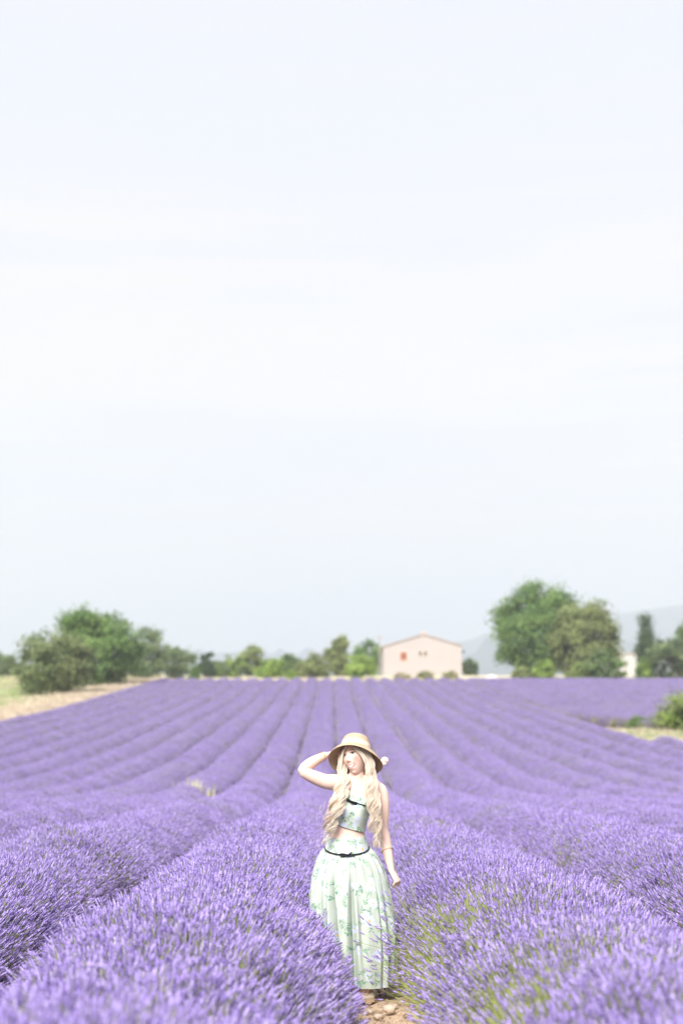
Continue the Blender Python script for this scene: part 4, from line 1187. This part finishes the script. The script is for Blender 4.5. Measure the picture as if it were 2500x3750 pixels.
tree('oak_tree', 'dark green tree touching the left wall of the farmhouse', 'tree', 1290, 1404, 2340, 262, OAK, 14, lobes='round', skirt_h=0, group=TB)
tree('bush', 'dark bush peeking out at the right corner of the farmhouse', 'bush', 1680, 1762, 2412, 252, DARK + GREY, 15, lobes='low', group=BB)
tree('bush', 'low green bush between the dark pointed tree and the pale bush', 'bush', 752, 832, 2420, 232, GREY, 40, lobes='low', group=BB)
tree('bush', 'low green bush behind the yellowish round bush', 'bush', 972, 1062, 2412, 240, OAK, 41, lobes='low', group=BB)
tree('bush', 'low bush filling the gap left of the bright round bush', 'bush', 1226, 1300, 2410, 238, OAK + GREY, 42, lobes='low', group=BB)
# right group
tree('plane_tree', 'tallest tree in the photo with tiered green crown', 'tree', 1795, 2135, 2134, 212, OAK + [(0.09, 0.145, 0.07)], 16, xb=1960, skirt_h=.03, group=TB)
tree('oak_tree', 'olive-coloured tree leaning against the right of the tallest tree', 'tree', 2005, 2262, 2206, 204, OLIVE + [(0.13, 0.15, 0.06)], 17, xb=2085, skirt_h=.02, group=TB)
tree('bush', 'large dome-shaped bush at the foot of the olive-coloured tree', 'bush', 2128, 2280, 2366, 199.5, GREY + OAK, 18, lobes='low', group=BB)
tree('bush', 'flat yellowish scrub under the left side of the tallest tree', 'bush', 1872, 1962, 2440, 200, OLIVE, 19, lobes='low', trunk=False, group=BB)
tree('bush', 'bright lime bush under the middle of the tallest tree', 'bush', 1948, 2030, 2420, 199.5, LIME, 20, lobes='round', skirt_h=0, trunk=False, group=BB)
tree('bush', 'yellow-green bush between lime bush and dome-shaped bush', 'bush', 2064, 2166, 2424, 199.5, LIME + OLIVE, 21, lobes='low', trunk=False, group=BB)
tree('cypress_tree', 'dark slender cypress standing alone on the right', 'tree', 2336, 2386, 2260, 226, DARK + [(0.075, 0.11, 0.055)], 22, lobes='column', dens=2.2, leaf=.15, group=TB)
tree('bush', 'small dark shrub left of the cypress', 'bush', 2314, 2342, 2372, 236, DARK, 23, lobes='low', group=BB)
tree('bush', 'light green shrub at the foot of the cypress', 'bush', 2330, 2376, 2410, 204, LIME + OAK, 24, lobes='low', trunk=False, group=BB)
tree('pine_tree', 'wide dark layered pine at the right photo edge', 'tree', 2370, 2560, 2318, 206, GREY + DARK, 25, lobes='round', skirt_h=.03, group=TB)
tree('oak_tree', 'taller green tree behind the pine, cut by the right edge', 'tree', 2452, 2620, 2270, 228, OAK, 26, lobes='round', skirt_h=.05, group=TB)
tree('bush', 'near pale green bush inside the field at the right edge', 'bush', 2398, 2700, 2530, 99, OLIVE + LIME + [(0.2, 0.22, 0.11)], 27, lobes='round', skirt_h=0, leaf=.13, dens=1.6)
tree('weed_plant', 'small low green plant on the grass patch beside the near bush', 'plant', 2304, 2376, 2618, 103, OAK, 28, lobes='low', trunk=False, leaf=.10)
SCRUB = [(0.27, 0.255, 0.15), (0.30, 0.27, 0.18)]
for i, (x0, x1, yt, Y, cols, lb) in enumerate([
        (1434, 1500, 2467, 214, SCRUB, 'small pale scrub below the red shutter of the farmhouse'),
        (1528, 1590, 2458, 216, SCRUB + OLIVE, 'scrub below the two small windows of the farmhouse'),
        (1620, 1676, 2455, 215, SCRUB + OLIVE, 'scrub before the right end of the farmhouse wall'),
        (690, 740, 2440, 206, OAK, 'small bush at the verge below the left pointed tree'),
        (1045, 1085, 2452, 208, LIME, 'small lime bush at the verge below the central hedge')]):
    tree('scrub', lb, 'scrub', x0, x1, yt, Y, cols, 60 + i, lobes='low', trunk=False, leaf=.14, group='scrub along the verge')

# ---- farmhouse
def farmhouse():
    Y = 238.0
    M['stucco'] = mat('stucco', (0.415, 0.375, 0.365), 0.95, var=0.03, scale=0.5, bump=0.3, bscale=5)
    M['tile'] = mat('roof_tile', (0.52, 0.40, 0.33), 0.9, var=0.3, scale=2.5)
    M['shutter'] = mat('shutter_red', (0.27, 0.105, 0.065), 0.7, var=0.15, scale=2)
    M['surround'] = mat('surround', (0.66, 0.52, 0.43), 0.9, var=0.05, scale=2)
    M['glass'] = mat('window_glass', (0.03, 0.04, 0.04), 0.15, spec=0.5, var=0.2, scale=1)
    M['iron'] = mat('dark_iron', (0.05, 0.05, 0.055), 0.6, var=0.2, scale=4)
    c = P(1548, 2470, Y)
    zb = float(zg(Y)) - 0.3
    root = empty('farmhouse', (c.x, Y, zb))
    tag(root, 'cream stucco gabled farmhouse on the ridge beyond the lavender', 'house')
    k = Y / F
    xl, xr = (1405 - 1548) * k, (1690 - 1548) * k
    zE1 = P(0, 2368, Y).z - zb; zE2 = P(0, 2366, Y).z - zb; zA = P(0, 2324, Y).z - zb
    xa = (1551 - 1548) * k; D = 15.0
    mb = MB()
    pr = [(xl, 0), (xr, 0), (xr, zE2), (xa, zA), (xl, zE1)]
    V = [(x, 0, z) for x, z in pr] + [(x, D, z) for x, z in pr]
    mb.add(V, [(0, 1, 2, 4), (5, 9, 7, 6), (0, 5, 6, 1), (1, 6, 7, 2), (4, 9, 5, 0)], [(2, 3, 4), (7, 9, 8)])
    obj('wall', mb.mesh('wall', [M['stucco']]), root)
    # roof: two slopes of tile courses with a slight overhang
    mb = MB()
    for xe, ze, sg in ((xl, zE1, -1), (xr, zE2, 1)):
        dx, dz = xe - xa, ze - zA; ln = math.hypot(dx, dz); ux, uz = dx / ln, dz / ln; nx, nz = -uz * sg, ux * sg
        if nz < 0: nx, nz = -nx, -nz
        nc = 12
        for i in range(nc):
            a, b = ln * i / nc, ln * (i + 1) / nc + .12
            p = [(xa + ux * a + nx * .02, zA + uz * a + nz * .02), (xa + ux * b + nx * .05, zA + uz * b + nz * .05)]
            q = [(p[1][0] + nx * .10, p[1][1] + nz * .10), (p[0][0] + nx * .06, p[0][1] + nz * .06)]
            pp = p + q
            V = [(x, -.22, z) for x, z in pp] + [(x, D + .22, z) for x, z in pp]
            mb.add(V, [(0, 1, 2, 3), (7, 6, 5, 4), (0, 4, 5, 1), (1, 5, 6, 2), (2, 6, 7, 3), (3, 7, 4, 0)])
    rf = obj('roof', mb.mesh('roof', [M['tile']]), root)
    mb = MB(); mb.box((xa - .28, 1.0, zA - .1), (xa + .28, 1.7, zA + .42)); mb.box((xa - .36, .92, zA + .42), (xa + .36, 1.78, zA + .52))
    obj('chimney', mb.mesh('chimney', [M['surround']]), rf)
    def zy(py): return P(0, py, Y).z - zb
    # shuttered window
    x0, x1 = (1466 - 1548) * k, (1490 - 1548) * k; z0, z1 = zy(2418), zy(2388)
    mb = MB(); e = .13
    mb.box((x0 - e, -.05, z1), (x1 + e, .02, z1 + e)); mb.box((x0 - e, -.09, z0 - e), (x1 + e, .02, z0)); mb.box((x0 - e, -.05, z0), (x0, .02, z1)); mb.box((x1, -.05, z0), (x1 + e, .02, z1))
    wn = obj('window', mb.mesh('window', [M['surround']]), root); wn['label'] = 'window closed by red shutters'
    xm = (x0 + x1) / 2
    for a, b in ((x0 + .01, xm - .012), (xm + .012, x1 - .01)):
        mb = MB(); mb.box((a, -.035, z0 + .01), (b, .01, z1 - .01))
        for f_ in (.2, .75): mb.box((a + .04, -.06, z0 + (z1 - z0) * f_), (b - .04, -.035, z0 + (z1 - z0) * f_ + .1))
        obj('shutter', mb.mesh('shutter', [M['shutter']]), wn)
    # two small windows side by side
    for cx_ in (1538.5, 1557.5):
        x0, x1 = (cx_ - 5 - 1548) * k, (cx_ + 5 - 1548) * k; z0, z1 = zy(2401), zy(2386)
        mb = MB(); e = .09
        mb.box((x0 - e, -.04, z1), (x1 + e, .02, z1 + e)); mb.box((x0 - e, -.08, z0 - e), (x1 + e, .02, z0)); mb.box((x0 - e, -.04, z0), (x0, .02, z1)); mb.box((x1, -.04, z0), (x1 + e, .02, z1))
        wn = obj('window', mb.mesh('window', [M['surround']]), root)
        mb = MB(); mb.box((x0, -.012, z0), (x1, .01, z1)); obj('pane', mb.mesh('pane', [M['glass']]), wn)
    # lamp bracket under the right eave
    mb = MB(); zl = zy(2386); mb.box((xr, .3, zl - .06), (xr + .18, .4, zl + .06)); mb.tube([(xr + .30, .35, zl - .3), (xr + .30, .35, zl - .1), (xr + .30, .35, zl + .22), (xr + .30, .35, zl + .3)], [.12, .17, .14, .04], 10)
    obj('wall_lamp', mb.mesh('wall_lamp', [M['iron']]), root)
farmhouse()

def outbuilding():
    Y = 232.0; k = Y / F
    M['pale'] = mat('pale_render', (0.55, 0.535, 0.515), 0.9, var=0.06, scale=.6, bump=.2, bscale=4)
    c = P(2302, 2460, Y); zb = float(zg(Y)) - .2
    root = empty('barn', (c.x, Y, zb)); tag(root, 'plain white barn wall between dome-shaped bush and cypress', 'barn')
    xl, xr = (2262 - 2302) * k, (2350 - 2302) * k; h = P(0, 2396, Y).z - zb; h2 = P(0, 2390, Y).z - zb
    mb = MB(); D = 8
    pr = [(xl, 0), (xr, 0), (xr, h2), (xl, h)]
    V = [(x, 0, z) for x, z in pr] + [(x, D, z) for x, z in pr]
    mb.add(V, [(0, 1, 2, 3), (7, 6, 5, 4), (1, 5, 6, 2), (4, 0, 3, 7)])
    obj('wall', mb.mesh('wall', [M['pale']]), root)
    mb = MB(); V = [(xl - .2, -.25, h + .01), (xr + .2, -.25, h2 + .01), (xr + .2, D + .2, h2 + .01), (xl - .2, D + .2, h + .01)]; V = V + [(x, y, z + .16) for x, y, z in V]
    mb.add(V, [(3, 2, 1, 0), (4, 5, 6, 7), (0, 1, 5, 4), (1, 2, 6, 5), (2, 3, 7, 6), (3, 0, 4, 7)])
    obj('roof', mb.mesh('roof', [mat('barn_roof', (.55, .50, .47), .9, var=.1, scale=1)]), root)
outbuilding()

def utility_pole(px, ytop, Y, label, arm=True):
    zb = float(zg(Y)); x = P(px, ytop, Y).x; H = P(px, ytop, Y).z - zb
    root = empty('utility_pole', (x, Y, zb)); tag(root, label, 'pole')
    M.setdefault('polewood', mat('pole_wood', (.30, .27, .24), .9, var=.2, scale=3))
    mb = MB(); mb.tube([(0, 0, -.3), (0, 0, H * .5), (0, 0, H)], [.15, .13, .10], 10); obj('pole', mb.mesh('pole', [M['polewood']], True), root)
    mb = MB(); mb.box((-.55, -.06, H - .55), (.55, .06, H - .42)); obj('crossarm', mb.mesh('crossarm', [M['polewood']]), root)
    for s in (-.48, 0.0, .48):
        mb = MB(); mb.tube([(s, 0, H - .42), (s, 0, H - .34), (s, 0, H - .28)], [.045, .06, .03], 8); obj('insulator', mb.mesh('insulator', [M['pale']], True), root)
utility_pole(1388, 2326, 250, 'thin utility pole standing left of the farmhouse')

# ---- haze
def haze():
    m = bpy.data.materials.new('haze'); m.use_nodes = True; t = m.node_tree; t.nodes.clear()
    o = t.nodes.new('ShaderNodeOutputMaterial'); v = t.nodes.new('ShaderNodeVolumePrincipled')
    v.inputs['Color'].default_value = (0.68, 0.715, 0.80, 1); v.inputs['Density'].default_value = HAZE
    v.inputs['Anisotropy'].default_value = 0.0
    t.links.new(v.outputs[0], o.inputs['Volume'])
    mb = MB(); mb.box((-13000, -4000, -40), (13000, 13000, 640))
    h = obj('haze', mb.mesh('haze', [m])); h['kind'] = 'stuff'
HAZE = 0.00036
haze()

# ------------------------------------------------------------------ soil clods, stones, grasses
def rock(seed, flat=0.6, cuts=2, rough=.22):
    r = np.random.default_rng(seed)
    import bmesh
    bm = bmesh.new(); bmesh.ops.create_icosphere(bm, subdivisions=cuts, radius=1.0)
    V = np.array([v.co[:] for v in bm.verts]); T = np.array([[v.index for v in f.verts] for f in bm.faces]); bm.free()
    V = V * (1 + rough * snoise(V, seed, f=2.2) + rough * .5 * snoise(V, seed + 1, f=5))[:, None] * np.array([1, r.uniform(.6, .9), flat])
    return V, T
CL = []
for i in range(4):
    V, T = rock(700 + i, 0.6, 2, .34); CL.append(bpy.data.objects.new('clod', mesh_np('clod', V, T, [M['clod']])))
CLT = make_scatter_tree('clod_scatter', CL)
r = np.random.default_rng(5)
n = 5200
Y = r.uniform(5.2, 16, n); X = furrow_x(Y) + r.normal(size=n) * .26
s = .003 + .011 * r.random(n) ** 3.6 + .010 * (r.random(n) < .015)
D = r.normal(size=(n, 3)) * .35 + (0, 0, 1); D /= np.linalg.norm(D, axis=1, keepdims=True)
k = ((X - WX) ** 2 + (Y - WY + .03) ** 2 > .14 ** 2)
o = scatter('soil_clods', CLT, np.stack([X, Y, s * .25], -1)[k], euler_from_dir(D, r.random(n) * 6.28)[k], np.repeat(s[:, None], 3, 1)[k], r.integers(0, 4, n)[k])
tag(o, 'crumbly tan soil clods along the furrow at the woman\'s feet', 'soil', kind='stuff')

def gpt(px, py):
    """ground point under a photo pixel (near, flat part)"""
    b = (1875 - py) / F; a = (px - 1250) / F
    dy = math.cos(TH) - b * math.sin(TH); dz = math.sin(TH) + b * math.cos(TH); t = -CAM_Z / dz
    return a * t, dy * t
for i, (px, py, sz, lb) in enumerate([(1420, 3702, .045, 'largest pale stone on the bare soil by the photo\'s bottom edge'), (1445, 3690, .026, 'pale stone tucked behind the largest one'), (1354, 3708, .024, 'small pale stone left of the largest one on the soil'),
                                      (1374, 3661, .018, 'small light stone just right of the woman\'s shoe'), (1385, 3728, .03, 'flat tan stone nearest the bottom edge of the photo')]):
    V, T = rock(800 + i, .55, 3, .15); x, y = gpt(px, py)
    o = obj('stone', mesh_np('stone', V * sz, T, [M['stone']], True)); o.location = (x, y, sz * .25); o.rotation_euler = (0, 0, i * 1.1)
    tag(o, lb, 'stone', 'stones on the bare soil')

def grass_tuft(seed, n, h, col, spread=.5):
    r = np.random.default_rng(seed); mb = MB(); C = []
    for i in range(n):
        a = r.random() * 6.28; t = r.random() * spread; hh = h * r.uniform(.5, 1.1); w_ = .012 * h / .5
        b = np.array([r.normal() * .09, r.normal() * .09, 0]); tip = b + hh * np.array([math.sin(t) * math.cos(a), math.sin(t) * math.sin(a), math.cos(t)])
        sd = np.array([-math.sin(a), math.cos(a), 0]) * w_
        mid = b + (tip - b) * .55 + (0, 0, .06 * hh)
        mb.add([b - sd, b + sd, mid + sd * .8, mid - sd * .8, tip], [(0, 1, 2, 3)], [(3, 2, 4)])
        C.append(np.tile(np.array(col) * r.uniform(.75, 1.2), (5, 1)))
    me = mb.mesh('grass', [M['drygrass']]); set_color(me, 'tint', np.concatenate(C))
    return bpy.data.objects.new('grass', me)
GR = [grass_tuft(1, 26, .5, (.62, .53, .40)), grass_tuft(2, 26, .55, (.66, .57, .45)), grass_tuft(3, 24, .4, (.34, .40, .19)), grass_tuft(4, 24, .45, (.42, .48, .25)), grass_tuft(5, 22, .5, (.36, .15, .08))]
GRT = make_scatter_tree('grass_scatter', GR)
def grass_zone(name, label, X, Y, var, sc):
    n = len(X); D = r.normal(size=(n, 3)) * .12 + (0, 0, 1); D /= np.linalg.norm(D, axis=1, keepdims=True)
    o = scatter(name, GRT, np.stack([X, Y, zg(Y) - .02], -1), euler_from_dir(D, r.random(n) * 6.28), np.repeat(np.asarray(sc)[:, None], 3, 1) * np.array([1.8, 1.8, 1]), var)
    tag(o, label, 'grass', kind='stuff')
n = 5200
Y = r.uniform(92, 205, n); X = -25.0 - np.abs(r.normal(size=n)) * 2.6
grass_zone('dry_grass', 'strip of tall dry grass along the left edge of the lavender', X, Y, r.integers(0, 2, n), r.uniform(.8, 1.7, n))
n = 5000
Y = r.uniform(95, 240, n); X = -29 - r.random(n) * .14 * Y
grass_zone('meadow_grass', 'pale green meadow beyond the dry grass on the left', X, Y, r.choice([0, 2, 3, 3], n), r.uniform(.6, 1.4, n))
n = 4200
X = r.uniform(-46, 64, n); Y = 199.3 + np.abs(r.normal(size=n)) * 5
grass_zone('verge_grass', 'beige grass verge along the far end of the rows', X, Y, r.choice([0, 1, 0, 1, 3], n), r.uniform(.6, 1.3, n))
n = 1500
Y = r.uniform(85.5, 101, n); X = 18.2 + np.abs(r.normal(size=n)) * 4
grass_zone('patch_grass', 'grass patch around the near bush at the right edge', X, Y, r.choice([2, 3, 3, 1], n), r.uniform(.5, 1.1, n))
n = 60
cx_ = P(32, 2612, 103); X = cx_.x + r.normal(size=n) * .55; Y = 103 + r.normal(size=n) * .5
grass_zone('rusty_weeds', 'clump of rust-brown dry weeds at the left photo edge', X, Y, np.full(n, 4), r.uniform(1.0, 1.7, n))
for px, Y, sd, lb in ((704, 47.5, 91, 'pale dry grass clump in the left rows, the bigger of two'), (762, 46.8, 92, 'pale dry grass clump in the left rows, the smaller of two')):
    g_ = grass_tuft(sd, 60 if sd == 91 else 40, 1.15 if sd == 91 else 1.0, (.66, .64, .42), .45)
    g_.name = 'grass_clump'; link(g_); g_.location = (P(px, 2820, Y).x, Y, float(zg(Y))); g_.scale = (1.6, 1.6, 1)
    tag(g_, lb, 'grass clump', 'pale grass clumps among the rows')
for i, (px, py, Y, sz, lb) in enumerate([(1739, 2464, 203, .55, 'white boulder right of the farmhouse beside the verge'), (1800, 2464, 205, 1.0, 'wide pale boulder left of the tallest tree'), (1926, 2478, 198.6, .42, 'lone white field stone below the tallest tree'), (1242, 2474, 199, .6, 'pale stone where the centre furrow meets the verge')]):
    V, T = rock(850 + i, .75, 3, .14)
    o = obj('boulder', mesh_np('boulder', V * sz, T, [mat('boulder', (.66, .62, .56), .9, var=.1, scale=3)], True)); o.location = (P(px, py, Y).x, Y, float(zg(Y)) + sz * .35)
    tag(o, lb, 'boulder', 'pale boulders along the verge')

# one small white bloom standing out of the near left row
def white_flower():
    M['petal'] = mat('white_petal', (.85, .84, .82), .7, var=.05, scale=80, trans=.2); M['pollen'] = mat('pollen', (.6, .45, .1), .8, var=.1, scale=80)
    p = P(424, 3446, 6.6); root = empty('white_flower', (p.x, 6.6, p.z)); tag(root, 'single tiny white flower standing out of the near left lavender', 'flower')
    mb = MB(); mb.tube([(0, 0, -.34), (.01, .005, -.15), (0, 0, 0)], .0016, 5); obj('stem', mb.mesh('stem', [M['pollen']], True), root)
    for i in range(6):
        a = i * 1.047; u = np.array([math.cos(a), -.35, math.sin(a)]); mb = MB()
        mb.tube(catmull([u * 0, u * .008, u * .015, u * .019], 6), np.stack([[.001, .004, .006, .0065, .005, .001], np.full(6, .0008)], -1), 8, ref=(0, -1, 0)); obj('petal', mb.mesh('petal', [M['petal']], True), root)
    mb = MB(); mb.tube([(0, -.006, 0), (0, -.003, 0), (0, .003, 0)], [.001, .004, .004], 8, ref=(0, 0, 1)); obj('flower_centre', mb.mesh('flower_centre', [M['pollen']], True), root)
white_flower()
